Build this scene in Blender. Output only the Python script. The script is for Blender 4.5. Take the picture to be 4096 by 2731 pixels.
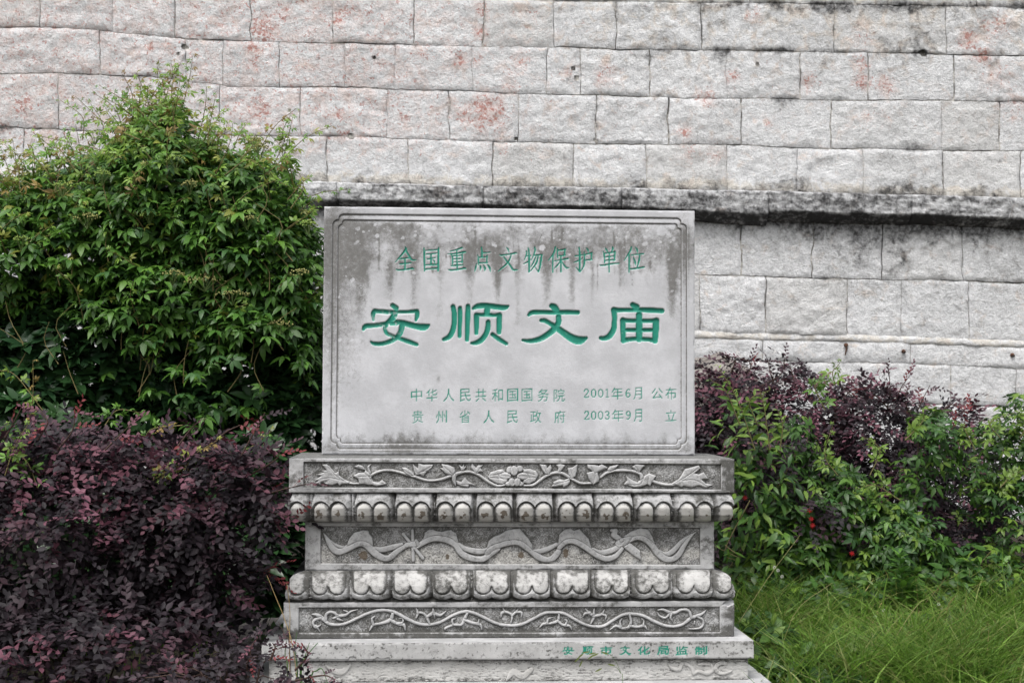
import bpy, bmesh, math, random
import numpy as np
from mathutils import Vector, Matrix

sc = bpy.context.scene
for o in list(bpy.data.objects):
    bpy.data.objects.remove(o)
col = sc.collection

# ------------------------------------------------------------------ camera, light, exposure
FPX = 4096 * 50.0 / 36.0
CAMZ = 1.30
PITCH = math.radians(2.2)
cam_d = bpy.data.cameras.new("camera")
cam_d.lens = 50.0
cam_d.sensor_width = 36.0
cam_d.clip_start = 0.05
cam_d.clip_end = 400.0
cam_d.dof.use_dof = True
cam_d.dof.focus_distance = 5.75
cam_d.dof.aperture_fstop = 6.3
cam = bpy.data.objects.new("camera", cam_d)
cam.location = (0, 0, CAMZ)
cam.rotation_euler = (math.radians(90) + PITCH, 0, 0)
col.objects.link(cam)
sc.camera = cam

SUN_EL, SUN_AZ = math.radians(62), math.radians(200)      # high, from behind the camera and a little left
w = bpy.data.worlds.new("World")
sc.world = w
w.use_nodes = True
nt = w.node_tree
nt.nodes.clear()
sky = nt.nodes.new('ShaderNodeTexSky')
sky.sky_type = 'NISHITA'
sky.sun_disc = False
sky.sun_elevation = SUN_EL
sky.sun_rotation = SUN_AZ
sky.air_density = 1.6
sky.dust_density = 6.0
sky.ozone_density = 1.0
hs = nt.nodes.new('ShaderNodeHueSaturation')               # cloud cover: nearly white light
hs.inputs['Saturation'].default_value = 0.32
bg = nt.nodes.new('ShaderNodeBackground')
bg.inputs['Strength'].default_value = 0.15
wo = nt.nodes.new('ShaderNodeOutputWorld')
nt.links.new(sky.outputs[0], hs.inputs['Color'])
nt.links.new(hs.outputs[0], bg.inputs[0])
nt.links.new(bg.outputs[0], wo.inputs[0])

sun_d = bpy.data.lights.new("sun", 'SUN')
sun_d.energy = 1.3
sun_d.angle = math.radians(35)
sun_d.color = (1.0, 0.985, 0.97)
sun = bpy.data.objects.new("sun", sun_d)
_dir = Vector((math.sin(SUN_AZ) * math.cos(SUN_EL), math.cos(SUN_AZ) * math.cos(SUN_EL), math.sin(SUN_EL)))
sun.rotation_euler = _dir.to_track_quat('Z', 'Y').to_euler()
sun.location = _dir * 20
col.objects.link(sun)
sc.view_settings.view_transform = 'Standard'
sc.view_settings.look = 'None'
sc.view_settings.gamma = 1.0
sc.view_settings.use_curve_mapping = False
sc.view_settings.exposure = 0.42

rng = np.random.default_rng(7)
random.seed(7)

# ------------------------------------------------------------------ camera geometry (the photograph's perspective)
C0 = np.array([0, 0, CAMZ])
FW = np.array([0, math.cos(PITCH), math.sin(PITCH)])
UP = np.array([0, -math.sin(PITCH), math.cos(PITCH)])
def ray(px, py):
    d = np.zeros(np.broadcast(px, py).shape + (3,))
    d[...] = FW
    d[..., 0] += (np.asarray(px) - 2048.0) / FPX
    return d + ((1365.5 - np.asarray(py, float)) / FPX)[..., None] * UP
def project(P):
    D = P - C0
    zc = D @ FW
    return 2048 + FPX * D[..., 0] / zc, 1365.5 - FPX * (D @ UP) / zc
def at_depth(px, py, Y):
    d = ray(px, py)
    return C0 + d * (np.asarray(Y) / d[..., 1])[..., None]

# ------------------------------------------------------------------ noise
_T = np.random.default_rng(99).random((16, 256, 256))
def vnoise(x, y, s=0):
    T = _T[s % 16]
    xi = np.floor(x).astype(int); yi = np.floor(y).astype(int)
    fx = x - xi; fy = y - yi
    fx = fx * fx * (3 - 2 * fx); fy = fy * fy * (3 - 2 * fy)
    a = T[yi % 256, xi % 256]; b = T[yi % 256, (xi + 1) % 256]
    c = T[(yi + 1) % 256, xi % 256]; d = T[(yi + 1) % 256, (xi + 1) % 256]
    return (a * (1 - fx) + b * fx) * (1 - fy) + (c * (1 - fx) + d * fx) * fy
def fbm(x, y, o=4, s=0, g=0.5):
    v = 0; a = 1; t = 0
    for k in range(o):
        v = v + a * vnoise(x * 2 ** k + 17.3 * k, y * 2 ** k + 5.1 * k, s + k)
        t += a; a *= g
    return v / t
def sstep(a, b, x):
    t = np.clip((x - a) / (b - a), 0, 1)
    return t * t * (3 - 2 * t)

# ------------------------------------------------------------------ object helpers
def new_mesh(name, verts, faces, mat=None, smooth=True, masks=None, normals=None, attr='mask'):
    me = bpy.data.meshes.new(name)
    verts = np.asarray(verts, np.float32)
    if isinstance(faces, np.ndarray):
        nf, k = faces.shape
        me.vertices.add(len(verts)); me.vertices.foreach_set('co', verts.ravel())
        me.loops.add(nf * k); me.loops.foreach_set('vertex_index', faces.ravel().astype(np.int32))
        me.polygons.add(nf); me.polygons.foreach_set('loop_start', np.arange(0, nf * k, k, dtype=np.int32))
        me.update(calc_edges=True)
    else:
        me.from_pydata([tuple(map(float, v)) for v in verts], [], [tuple(map(int, f)) for f in faces])
    if mat: me.materials.append(mat)
    if smooth: me.polygons.foreach_set('use_smooth', np.ones(len(me.polygons), bool))
    if masks is not None:
        a = me.attributes.new(attr, 'FLOAT_COLOR', 'POINT')
        m = np.asarray(masks, np.float32)
        if m.shape[1] == 3: m = np.concatenate([m, np.zeros((len(m), 1), np.float32)], 1)
        a.data.foreach_set('color', np.ascontiguousarray(m, np.float32).ravel())
    me.validate()
    if normals is not None and len(me.vertices) == len(normals):
        me.normals_split_custom_set_from_vertices([tuple(n) for n in np.asarray(normals, float)])
    me.update()
    return me
def link(name, me, parent=None, **props):
    o = bpy.data.objects.new(name, me)
    col.objects.link(o)
    if parent is not None: o.parent = parent
    for k, v in props.items(): o[k] = v
    return o
def thing(name, label, cat, loc=(0, 0, 0), group=None):
    o = bpy.data.objects.new(name, None)
    o.empty_display_size = 0.1
    o.location = loc
    col.objects.link(o)
    o['label'] = label; o['category'] = cat
    if group: o['group'] = group
    return o
class MB:
    def __init__(s): s.v = []; s.f = []; s.m = []; s.n = 0
    def add(s, v, f, m=None):
        v = np.asarray(v, float); s.v.append(v)
        s.f += [tuple(i + s.n for i in q) for q in f]; s.n += len(v)
        if m is not None: s.m.append(np.broadcast_to(np.asarray(m, float), (len(v), 4)))
    def box(s, a, b, m=None):
        x0, y0, z0 = a; x1, y1, z1 = b
        s.add([(x0,y0,z0),(x1,y0,z0),(x1,y1,z0),(x0,y1,z0),(x0,y0,z1),(x1,y0,z1),(x1,y1,z1),(x0,y1,z1)],
              [(0,3,2,1),(4,5,6,7),(0,1,5,4),(1,2,6,5),(2,3,7,6),(3,0,4,7)], m)
    def tube(s, pts, r, n=5, m=None):
        pts = np.asarray(pts, float); k = len(pts)
        r = np.broadcast_to(np.asarray(r, float), (k,))
        t = np.gradient(pts, axis=0); t /= np.linalg.norm(t, axis=1)[:, None] + 1e-9
        ref = np.array([0.3, 1.0, 0.1]); a = np.cross(t, ref); a /= np.linalg.norm(a, axis=1)[:, None] + 1e-9
        b = np.cross(t, a); V = []
        for j in range(n):
            an = 2 * math.pi * j / n
            V.append(pts + r[:, None] * (a * math.cos(an) + b * math.sin(an)))
        V = np.stack(V, 1).reshape(-1, 3)
        F = [(i*n+j, i*n+(j+1) % n, (i+1)*n+(j+1) % n, (i+1)*n+j) for i in range(k-1) for j in range(n)]
        s.add(V, F, m)
    def mesh(s, name, mat, smooth=True):
        return new_mesh(name, np.concatenate(s.v), s.f, mat, smooth, np.concatenate(s.m) if s.m else None)

# ------------------------------------------------------------------ materials
def mat_new(name):
    m = bpy.data.materials.new(name); m.use_nodes = True
    t = m.node_tree; t.nodes.clear()
    o = t.nodes.new('ShaderNodeOutputMaterial'); p = t.nodes.new('ShaderNodeBsdfPrincipled')
    t.links.new(p.outputs[0], o.inputs[0])
    return m, t, p, o
def N(t, typ, **kw):
    n = t.nodes.new(typ)
    for k, v in kw.items():
        if k in n.inputs: n.inputs[k].default_value = v
        else: setattr(n, k, v)
    return n
def noise(t, vec, scale, detail=4, rough=0.55, dist=0.0):
    n = N(t, 'ShaderNodeTexNoise', Scale=scale, Detail=detail, Roughness=rough, Distortion=dist)
    t.links.new(vec, n.inputs['Vector']); return n.outputs['Fac']
def mth(t, op, a, b=None, c=None, clamp=False):
    n = t.nodes.new('ShaderNodeMath'); n.operation = op; n.use_clamp = clamp
    for i, v in enumerate((a, b, c)):
        if v is None: continue
        if isinstance(v, (int, float)): n.inputs[i].default_value = v
        else: t.links.new(v, n.inputs[i])
    return n.outputs[0]
def ramp(t, fac, lo, hi, a=0.0, b=1.0):
    n = t.nodes.new('ShaderNodeMapRange'); n.interpolation_type = 'SMOOTHSTEP'
    t.links.new(fac, n.inputs[0])
    for i, v in zip((1, 2, 3, 4), (lo, hi, a, b)): n.inputs[i].default_value = v
    return n.outputs[0]
def mix(t, fac, a, b):
    n = t.nodes.new('ShaderNodeMix'); n.data_type = 'RGBA'
    for i, v in ((0, fac), (6, a), (7, b)):
        if isinstance(v, (int, float)): n.inputs[i].default_value = v
        elif isinstance(v, tuple): n.inputs[i].default_value = v + (1,) if len(v) == 3 else v
        else: t.links.new(v, n.inputs[i])
    return n.outputs[2]
def bump(t, p, h, strength, dist, prev=None):
    b = N(t, 'ShaderNodeBump', Strength=strength, Distance=dist)
    t.links.new(h, b.inputs['Height'])
    if prev is not None: t.links.new(prev, b.inputs['Normal'])
    t.links.new(b.outputs[0], p.inputs['Normal'])
    return b.outputs[0]

# carved limestone: mask R grime and painted frame-step shade, G green paint, B cream tint, A brown stain
def make_carved(name="carved_limestone", bases=((0.36, 0.362, 0.368), (0.50, 0.503, 0.51)), na=1.5, nb=.9, darks=((0.055, 0.055, 0.053), (0.13, 0.128, 0.12)), lo=.12, hi=.95):
    m, t, p, o = mat_new(name)
    tc = N(t, 'ShaderNodeTexCoord').outputs['Object']
    at = N(t, 'ShaderNodeAttribute', attribute_name='mask')
    sp = N(t, 'ShaderNodeSeparateColor'); t.links.new(at.outputs['Color'], sp.inputs[0])
    gr, pa, wa = sp.outputs[0], sp.outputs[1], sp.outputs[2]
    n1 = noise(t, tc, 9, 5, 0.6); n2 = noise(t, tc, 60, 5, 0.7); n3 = noise(t, tc, 260, 3, 0.7)
    base = mix(t, ramp(t, n1, 0.35, 0.7), *bases)
    base = mix(t, mth(t, 'MULTIPLY', ramp(t, n3, 0.5, 0.75), 0.25), base, (0.25, 0.25, 0.25))
    base = mix(t, wa, base, mix(t, n2, (0.50, 0.48, 0.43), (0.66, 0.64, 0.60)))
    g = mth(t, 'ADD', gr, mth(t, 'MULTIPLY', mth(t, 'SUBTRACT', n2, 0.5), na))
    g = mth(t, 'ADD', g, mth(t, 'MULTIPLY', mth(t, 'SUBTRACT', n3, 0.5), nb))
    g = ramp(t, g, lo, hi)
    dark = mix(t, n1, *darks)
    c = mix(t, g, base, dark)
    br = ramp(t, mth(t, 'ADD', at.outputs['Alpha'], mth(t, 'MULTIPLY', mth(t, 'SUBTRACT', n2, 0.5), 1.2)), 0.35, 0.6)
    c = mix(t, mth(t, 'MULTIPLY', br, 0.85), c, (0.10, 0.075, 0.05))
    chip = ramp(t, noise(t, tc, 45, 4, 0.7), 0.60, 0.70)
    green = mix(t, n2, (0.010, 0.18, 0.13), (0.026, 0.29, 0.205))
    green = mix(t, mth(t, 'MULTIPLY', chip, 0.45), green, (0.30, 0.48, 0.42))
    c = mix(t, pa, c, green)
    t.links.new(c, p.inputs['Base Color'])
    rg = mth(t, 'SUBTRACT', 0.9, mth(t, 'MULTIPLY', pa, 0.45)); t.links.new(rg, p.inputs['Roughness'])
    p.inputs['Specular IOR Level'].default_value = 0.3
    h = mth(t, 'ADD', mth(t, 'MULTIPLY', n2, 0.7), mth(t, 'MULTIPLY', n3, 0.5))
    bump(t, p, h, 0.5, 0.004)
    return m
M_CARVED = make_carved()
M_TABLET = make_carved('tablet_limestone', ((0.475, 0.482, 0.505), (0.585, 0.592, 0.62)), 1.1, 1.1, ((0.13, 0.128, 0.125), (0.20, 0.198, 0.19)), .08, 1.15)

# wall stone: mask R dark lichen and painted ledge shade, G red paint, B cream mortar smear
def make_wall(mortar=False):
    m, t, p, o = mat_new("joint_mortar" if mortar else "wall_limestone")
    tc = N(t, 'ShaderNodeNewGeometry').outputs['Position']
    at = N(t, 'ShaderNodeAttribute', attribute_name='mask')
    sp = N(t, 'ShaderNodeSeparateColor'); t.links.new(at.outputs['Color'], sp.inputs[0])
    dk, rd, wa = sp.outputs[0], sp.outputs[1], sp.outputs[2]
    oi = N(t, 'ShaderNodeObjectInfo'); n0 = noise(t, tc, 2.2, 4, 0.5); n1 = noise(t, tc, 11, 6, 0.65, 0.6); n2 = noise(t, tc, 38, 6, 0.7, 0.3); n3 = noise(t, tc, 120, 4, 0.7)
    n5 = noise(t, tc, 75, 5, 0.75, 0.4)
    # stretched noise: the chisel relief runs slightly downhill
    mp = N(t, 'ShaderNodeMapping'); mp.inputs['Scale'].default_value = (1, 1, 1.2); mp.inputs['Rotation'].default_value = (0, 0.5, 0)
    t.links.new(tc, mp.inputs[0])
    n4 = noise(t, mp.outputs[0], 24, 8, 0.68, 0.25)
    base = mix(t, mth(t, 'ADD', mth(t, 'ADD', mth(t, 'MULTIPLY', ramp(t, n4, 0.36, 0.60), .40), mth(t, 'MULTIPLY', ramp(t, n2, 0.38, 0.60), .28)), mth(t, 'MULTIPLY', ramp(t, n5, 0.40, 0.58), .32)), (0.52, 0.528, 0.545), (0.92, 0.928, 0.945))
    base = mix(t, mth(t, 'MULTIPLY', ramp(t, n0, 0.4, 0.65), 0.25), base, (0.55, 0.555, 0.565))
    base = mix(t, mth(t, 'MULTIPLY', oi.outputs['Random'], 0.22), base, (0.54, 0.55, 0.57))
    base = mix(t, ramp(t, oi.outputs['Random'], 0.75, 1.0, 0.0, 0.25), base, (0.58, 0.56, 0.52))
    cream = mth(t, 'MULTIPLY', ramp(t, mth(t, 'ADD', n1, mth(t, 'MULTIPLY', wa, 0.40)), 0.60, 0.84), 0.6)
    base = mix(t, cream, base, (0.70, 0.64, 0.54))
    # fine cracks and pits
    cr = mth(t, 'ABSOLUTE', mth(t, 'SUBTRACT', noise(t, tc, 9, 5, 0.6, 1.2), 0.5))
    cr = mth(t, 'MULTIPLY', ramp(t, cr, 0.0, 0.012, 1, 0), ramp(t, n0, 0.45, 0.6))
    base = mix(t, mth(t, 'MULTIPLY', cr, 0.55), base, (0.12, 0.115, 0.11))
    base = mix(t, mth(t, 'MULTIPLY', ramp(t, n3, 0.55, 0.66), 0.38), base, (0.26, 0.26, 0.265))
    # red paint left in the hollows
    r1 = noise(t, tc, 46, 6, 0.72, 0.8)
    pk = mth(t, 'MULTIPLY', ramp(t, mth(t, 'ADD', n1, mth(t, 'MULTIPLY', rd, 0.38)), 0.54, 0.86), 0.40)
    base = mix(t, pk, base, (0.70, 0.50, 0.455))
    rr = ramp(t, mth(t, 'ADD', r1, mth(t, 'MULTIPLY', rd, 0.22)), 0.66, 0.72)
    base = mix(t, mth(t, 'MULTIPLY', rr, 0.72), base, (0.42, 0.14, 0.10))
    # dark lichen, with the painted shade of the ledge underside
    dd = mth(t, 'ADD', dk, mth(t, 'MULTIPLY', mth(t, 'SUBTRACT', n2, 0.5), 1.7))
    dd = mth(t, 'ADD', dd, mth(t, 'MULTIPLY', mth(t, 'SUBTRACT', n1, 0.5), 0.8))
    dd = ramp(t, dd, 0.22, 1.15)
    base = mix(t, dd, base, (0.06, 0.06, 0.062))
    if mortar:
        base = mix(t, ramp(t, n1, 0.42, 0.58), (0.20, 0.19, 0.175), (0.66, 0.64, 0.60))
        base = mix(t, dd, base, (0.05, 0.048, 0.045))
    t.links.new(base, p.inputs['Base Color'])
    p.inputs['Roughness'].default_value = 0.95
    p.inputs['Specular IOR Level'].default_value = 0.15
    h = mth(t, 'ADD', mth(t, 'MULTIPLY', n4, .8), mth(t, 'MULTIPLY', n2, 0.5))
    nb = bump(t, p, h, 0.85, 0.019)
    bump(t, p, mth(t, 'ADD', n5, mth(t, 'MULTIPLY', n3, .5)), 0.8, 0.010, nb)
    return m
M_WALL = make_wall(); M_MORTAR = make_wall(True)

def make_simple(name, a, b, scale, rough=0.9, bmp=0.3, bd=0.01, metal=0.0):
    m, t, p, o = mat_new(name)
    tc = N(t, 'ShaderNodeTexCoord').outputs['Object']
    n = noise(t, tc, scale, 6, 0.65)
    t.links.new(mix(t, ramp(t, n, 0.3, 0.7), a, b), p.inputs['Base Color'])
    p.inputs['Roughness'].default_value = rough; p.inputs['Metallic'].default_value = metal
    bump(t, p, n, bmp, bd)
    return m
M_SOIL = make_simple("dark_soil", (0.025, 0.02, 0.014), (0.07, 0.055, 0.035), 14, 1, 0.8, 0.04)
M_RUST = make_simple("rusty_iron", (0.03, 0.015, 0.01), (0.12, 0.05, 0.025), 60, 0.8)
M_HOLE = make_simple("drill_hole_dirt", (0.01, 0.01, 0.01), (0.02, 0.02, 0.02), 60, 1)
M_ROCK = make_simple("brown_rock", (0.10, 0.085, 0.075), (0.27, 0.25, 0.235), 9, 0.95, 0.8, 0.03)
M_WHITE = make_simple("fresh_break", (0.62, 0.63, 0.64), (0.8, 0.8, 0.8), 40, 0.9)

def make_leaf(name, rough=0.45, trans=0.25, vein=0.12):
    m, t, p, o = mat_new(name)
    at = N(t, 'ShaderNodeAttribute', attribute_name='mask')
    geo = N(t, 'ShaderNodeNewGeometry')
    n = noise(t, geo.outputs['Position'], 90, 3, 0.6)
    dk = N(t, 'ShaderNodeMix', data_type='RGBA', blend_type='MULTIPLY'); dk.inputs[0].default_value = 1
    t.links.new(at.outputs['Color'], dk.inputs[6])
    t.links.new(mix(t, n, (0.78, 0.78, 0.78), (1.2, 1.2, 1.2)), dk.inputs[7])
    t.links.new(dk.outputs[2], p.inputs['Base Color'])
    p.inputs['Roughness'].default_value = rough
    p.inputs['Specular IOR Level'].default_value = 0.4
    if trans > 0:
        tr = N(t, 'ShaderNodeBsdfTranslucent'); t.links.new(dk.outputs[2], tr.inputs[0])
        mx = N(t, 'ShaderNodeMixShader'); mx.inputs[0].default_value = trans
        t.links.new(p.outputs[0], mx.inputs[1]); t.links.new(tr.outputs[0], mx.inputs[2])
        t.links.new(mx.outputs[0], o.inputs[0])
    return m
M_LEAF = make_leaf("green_leaf", 0.42, 0.28)
M_DARKLEAF = make_leaf("glossy_leaf", 0.3, 0.12)
M_PURPLE = make_leaf("purple_leaf", 0.62, 0.14)
M_GRASS = make_leaf("grass_blade", 0.5, 0.42)
M_STEM = make_leaf("plant_stem", 0.7, 0.0)
# ------------------------------------------------------------------ the monument frame
PSI, TILT = math.atan(0.0594), 0.0045
Rm = np.array(Matrix.Rotation(PSI, 3, 'Z') @ Matrix.Rotation(TILT, 3, 'Y'))
MO = at_depth(np.array([2048.0]), np.array([1833.5]), np.array([5.55]))[0]
def to_px(X, Y, Z):
    P = np.stack(np.broadcast_arrays(X, Y, Z), -1).astype(float) @ Rm.T + MO
    return project(P)
def from_px(px, py, yl):
    d = ray(np.atleast_1d(np.asarray(px, float)), np.atleast_1d(np.asarray(py, float))) @ Rm
    o = (C0 - MO) @ Rm
    k = (yl - o[1]) / d[..., 1]
    P = o + d * k[..., None]
    return P[..., 0], P[..., 2]
def rect(xl, xr, ym, yt, yb, yl):
    """local x0,x1,z0,z1 of a face whose left/right edges are read at height ym and top/bottom at x=2048"""
    x, _ = from_px([xl, xr], [ym, ym], yl); _, z = from_px([2048, 2048], [yb, yt], yl)
    return x[0], x[1], z[0], z[1]

mon = thing("stone_monument", "carved grey stone monument tablet with green Chinese inscription on a lotus pedestal", "monument", tuple(MO))
mon.rotation_euler = Matrix(Rm.tolist()).to_euler()

# ------------------------------------------------------------------ distance fields in photograph pixels
BIG = 1e3
def sdf_stroke(px, py, pts, pad=14):
    """pts: (x, y, width); signed distance, negative inside"""
    d = np.full(px.shape, BIG)
    P = np.asarray(pts, float)
    mw = P[:, 2].max() / 2 + pad
    sel = (px > P[:, 0].min() - mw) & (px < P[:, 0].max() + mw) & (py > P[:, 1].min() - mw) & (py < P[:, 1].max() + mw)
    if not sel.any(): return d
    x = px[sel]; y = py[sel]; r = np.full(x.shape, BIG)
    # smooth the polyline (Catmull-Rom)
    if len(P) > 2:
        Q = np.vstack([2 * P[0] - P[1], P, 2 * P[-1] - P[-2]]); S = []
        for i in range(len(P) - 1):
            p0, p1, p2, p3 = Q[i:i + 4]
            for t in (0, .34, .67):
                S.append(.5 * (2 * p1 + (p2 - p0) * t + (2 * p0 - 5 * p1 + 4 * p2 - p3) * t * t + (3 * p1 - p0 - 3 * p2 + p3) * t ** 3))
        S.append(P[-1]); P = np.array(S)
    for (x0, y0, w0), (x1, y1, w1) in zip(P[:-1], P[1:]):
        L2 = (x1 - x0) ** 2 + (y1 - y0) ** 2 + 1e-9
        t = np.clip(((x - x0) * (x1 - x0) + (y - y0) * (y1 - y0)) / L2, 0, 1)
        q = np.hypot(x - x0 - t * (x1 - x0), y - y0 - t * (y1 - y0)) - (w0 + t * (w1 - w0)) / 2
        r = np.minimum(r, q)
    d[sel] = r
    return d
def sdf_poly(px, py, pts, pad=14):
    d = np.full(px.shape, BIG); P = np.asarray(pts, float)[:, :2]
    sel = (px > P[:, 0].min() - pad) & (px < P[:, 0].max() + pad) & (py > P[:, 1].min() - pad) & (py < P[:, 1].max() + pad)
    if not sel.any(): return d
    x = px[sel]; y = py[sel]; r = np.full(x.shape, BIG); ins = np.zeros(x.shape, bool)
    for (x0, y0), (x1, y1) in zip(P, np.roll(P, -1, 0)):
        L2 = (x1 - x0) ** 2 + (y1 - y0) ** 2 + 1e-9
        t = np.clip(((x - x0) * (x1 - x0) + (y - y0) * (y1 - y0)) / L2, 0, 1)
        r = np.minimum(r, np.hypot(x - x0 - t * (x1 - x0), y - y0 - t * (y1 - y0)))
        c = ((y0 > y) != (y1 > y)) & (x < (x1 - x0) * (y - y0) / (y1 - y0 + 1e-12) + x0)
        ins ^= c
    d[sel] = np.where(ins, -r, r)
    return d
def tr(pts, ox, oy, s):
    return [(ox + p[0] / s, oy + p[1] / s) + ((p[2] / s,) if len(p) > 2 else ()) for p in pts]
_glyph = {}
def glyph(ch):
    if ch in _glyph: return _glyph[ch]
    cu = bpy.data.curves.new("glyph", 'FONT'); cu.body = ch; cu.size = 100; cu.resolution_u = 3
    ob = bpy.data.objects.new("glyph", cu); col.objects.link(ob)
    me = bpy.data.meshes.new_from_object(ob.evaluated_get(bpy.context.evaluated_depsgraph_get()))
    V = np.array([v.co[:2] for v in me.vertices]); T = []
    me.calc_loop_triangles()
    T = np.array([t.vertices[:] for t in me.loop_triangles])
    cnt = {}
    for t in T:
        for a, b in ((0, 1), (1, 2), (2, 0)):
            k = tuple(sorted((t[a], t[b]))); cnt[k] = cnt.get(k, 0) + 1
    E = np.array([k for k, c in cnt.items() if c == 1])
    bpy.data.objects.remove(ob); bpy.data.curves.remove(cu); bpy.data.meshes.remove(me)
    lo, hi = V.min(0), V.max(0)
    V = (V - (lo + hi) / 2) / (hi - lo); V[:, 1] *= -1
    _glyph[ch] = (V, T, E)
    return _glyph[ch]
def sdf_glyph(px, py, ch, cx, cy, w, h, pad=8):
    V, T, E = glyph(ch); V = V * (w, h)
    V = V + np.c_[np.zeros(len(V)), -V[:, 0] * 0.06] + (cx, cy)
    d = np.full(px.shape, BIG)
    sel = (abs(px - cx) < w / 2 + pad) & (abs(py - cy) < h / 2 + pad)
    x = px[sel]; y = py[sel]; r = np.full(x.shape, BIG); ins = np.zeros(x.shape, bool)
    for a, b in E:
        (x0, y0), (x1, y1) = V[a], V[b]
        L2 = (x1 - x0) ** 2 + (y1 - y0) ** 2 + 1e-9
        t = np.clip(((x - x0) * (x1 - x0) + (y - y0) * (y1 - y0)) / L2, 0, 1)
        r = np.minimum(r, np.hypot(x - x0 - t * (x1 - x0), y - y0 - t * (y1 - y0)))
    for a, b, c in T:
        (ax, ay), (bx, by), (cx_, cy_) = V[a], V[b], V[c]
        s1 = (bx - ax) * (y - ay) - (by - ay) * (x - ax); s2 = (cx_ - bx) * (y - by) - (cy_ - by) * (x - bx); s3 = (ax - cx_) * (y - cy_) - (ay - cy_) * (x - cx_)
        ins |= ((s1 >= 0) & (s2 >= 0) & (s3 >= 0)) | ((s1 <= 0) & (s2 <= 0) & (s3 <= 0))
    d[sel] = np.where(ins, -r, r)
    return d

# ------------------------------------------------------------------ heightfield block
def relief_block(name, box, yf, yb, step, fn, top_grime=0.55, subnames=None, parent=None, mat=None):
    """box: local x0,x1,z0,z1; fn(px,py,X,Z)->(h toward viewer, mask(n,4), label ids). Faces with label k>0 become child k."""
    x0, x1, z0, z1 = box
    sx = step * 5.6 / FPX
    nx = max(8, int((x1 - x0) / sx)); nz = max(4, int((z1 - z0) / sx))
    X, Z = np.meshgrid(np.linspace(x0, x1, nx + 1), np.linspace(z0, z1, nz + 1))
    px, py = to_px(X, np.full_like(X, yf), Z)
    h, mask, lab = fn(px, py, X, Z)
    # worn arrises
    e = np.minimum(np.minimum(X - x0, x1 - X), np.minimum(Z - z0, z1 - Z))
    wear = 0.0025 + 0.004 * sstep(0.55, 0.8, fbm(X * 30 + 3, Z * 30, 3, 5))
    h = h - wear * np.clip(1 - e / (wear + 0.002), 0, 1) ** 1.5
    # curvature: edges rubbed pale, hollows dirty
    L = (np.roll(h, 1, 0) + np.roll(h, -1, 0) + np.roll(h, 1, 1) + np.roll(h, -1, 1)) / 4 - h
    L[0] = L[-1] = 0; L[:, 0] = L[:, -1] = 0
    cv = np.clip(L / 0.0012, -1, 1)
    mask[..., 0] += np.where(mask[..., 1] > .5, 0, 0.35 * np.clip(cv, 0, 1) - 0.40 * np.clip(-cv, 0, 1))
    V = np.stack([X, yf - h, Z], -1)
    dzy, dxy = np.gradient(-h, (z1 - z0) / nz, (x1 - x0) / nx)
    Nn = np.stack([-dxy, np.full_like(dxy, 1.0), -dzy], -1) * -1
    Nn[..., 0] = dxy; Nn[..., 1] = -1; Nn[..., 2] = dzy
    Nn /= np.linalg.norm(Nn, axis=-1)[..., None]
    idx = np.arange((nx + 1) * (nz + 1)).reshape(nz + 1, nx + 1)
    F = np.stack([idx[:-1, :-1], idx[:-1, 1:], idx[1:, 1:], idx[1:, :-1]], -1).reshape(-1, 4)
    if lab is None: fl = np.zeros(len(F), int)
    else:
        lc = np.stack([lab[:-1, :-1], lab[:-1, 1:], lab[1:, 1:], lab[1:, :-1]], -1).reshape(-1, 4)
        fl = lc.max(1)
    V = V.reshape(-1, 3); Nn = Nn.reshape(-1, 3); mk = mask.reshape(-1, 4)
    out = []
    parent_obj = None
    for k in range(0, int(fl.max()) + 1):
        f = F[fl == k]
        if len(f) == 0: continue
        u, inv = np.unique(f, return_inverse=True)
        f = inv.reshape(f.shape)
        vv, nn, mm = V[u], Nn[u], mk[u]
        if k == 0:
            # returns and back: real thickness
            hb = yf + 0.004
            b = np.array([(x0, hb, z0), (x1, hb, z0), (x1, yb, z0), (x0, yb, z0), (x0, hb, z1), (x1, hb, z1), (x1, yb, z1), (x0, yb, z1)])
            # front ring follows the grid edge
            ring = np.concatenate([idx[0, :], idx[1:, -1], idx[-1, -2::-1], idx[-2:0:-1, 0]])
            ra = V[ring]; rb = ra.copy(); rb[:, 1] = yb
            n0 = len(vv); m = len(ring)
            cx, cz = (x0 + x1) / 2, (z0 + z1) / 2
            side = np.concatenate([ra, rb])
            i = np.arange(m); j = (i + 1) % m
            sf = np.stack([i, i + m, j + m, j], 1) + n0
            sn = np.zeros((m, 3))
            sn[ra[:, 2] <= z0 + 1e-6] += (0, 0, -1); sn[ra[:, 2] >= z1 - 1e-6] += (0, 0, 1)
            sn[ra[:, 0] <= x0 + 1e-6] += (-1, 0, 0); sn[ra[:, 0] >= x1 - 1e-6] += (1, 0, 0)
            sn /= np.linalg.norm(sn, axis=1)[:, None]
            sm = np.tile(np.array([[0.25, 0, 0, 0]]), (2 * m, 1)); tp = np.concatenate([sn[:, 2] > .5] * 2)
            sm[tp, 0] = top_grime
            bk = np.array([(x0, yb, z0), (x1, yb, z0), (x1, yb, z1), (x0, yb, z1)]); nb0 = n0 + 2 * m
            bf = np.array([[0, 3, 2, 1]]) + nb0
            f = np.concatenate([f, sf, bf])
            vv = np.concatenate([vv, side, bk]); nn = np.concatenate([nn, sn, sn, np.tile([0, 1, 0], (4, 1))])
            mm = np.concatenate([mm, sm, np.tile([.3, 0, 0, 0], (4, 1))])
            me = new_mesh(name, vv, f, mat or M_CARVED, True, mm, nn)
            parent_obj = link(name, me, parent or mon); out.append(parent_obj)
        else:
            nm = subnames(k) if callable(subnames) else subnames
            me = new_mesh(nm, vv, f, mat or M_CARVED, True, mm, nn)
            out.append(link(nm, me, parent_obj))
    return out

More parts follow.
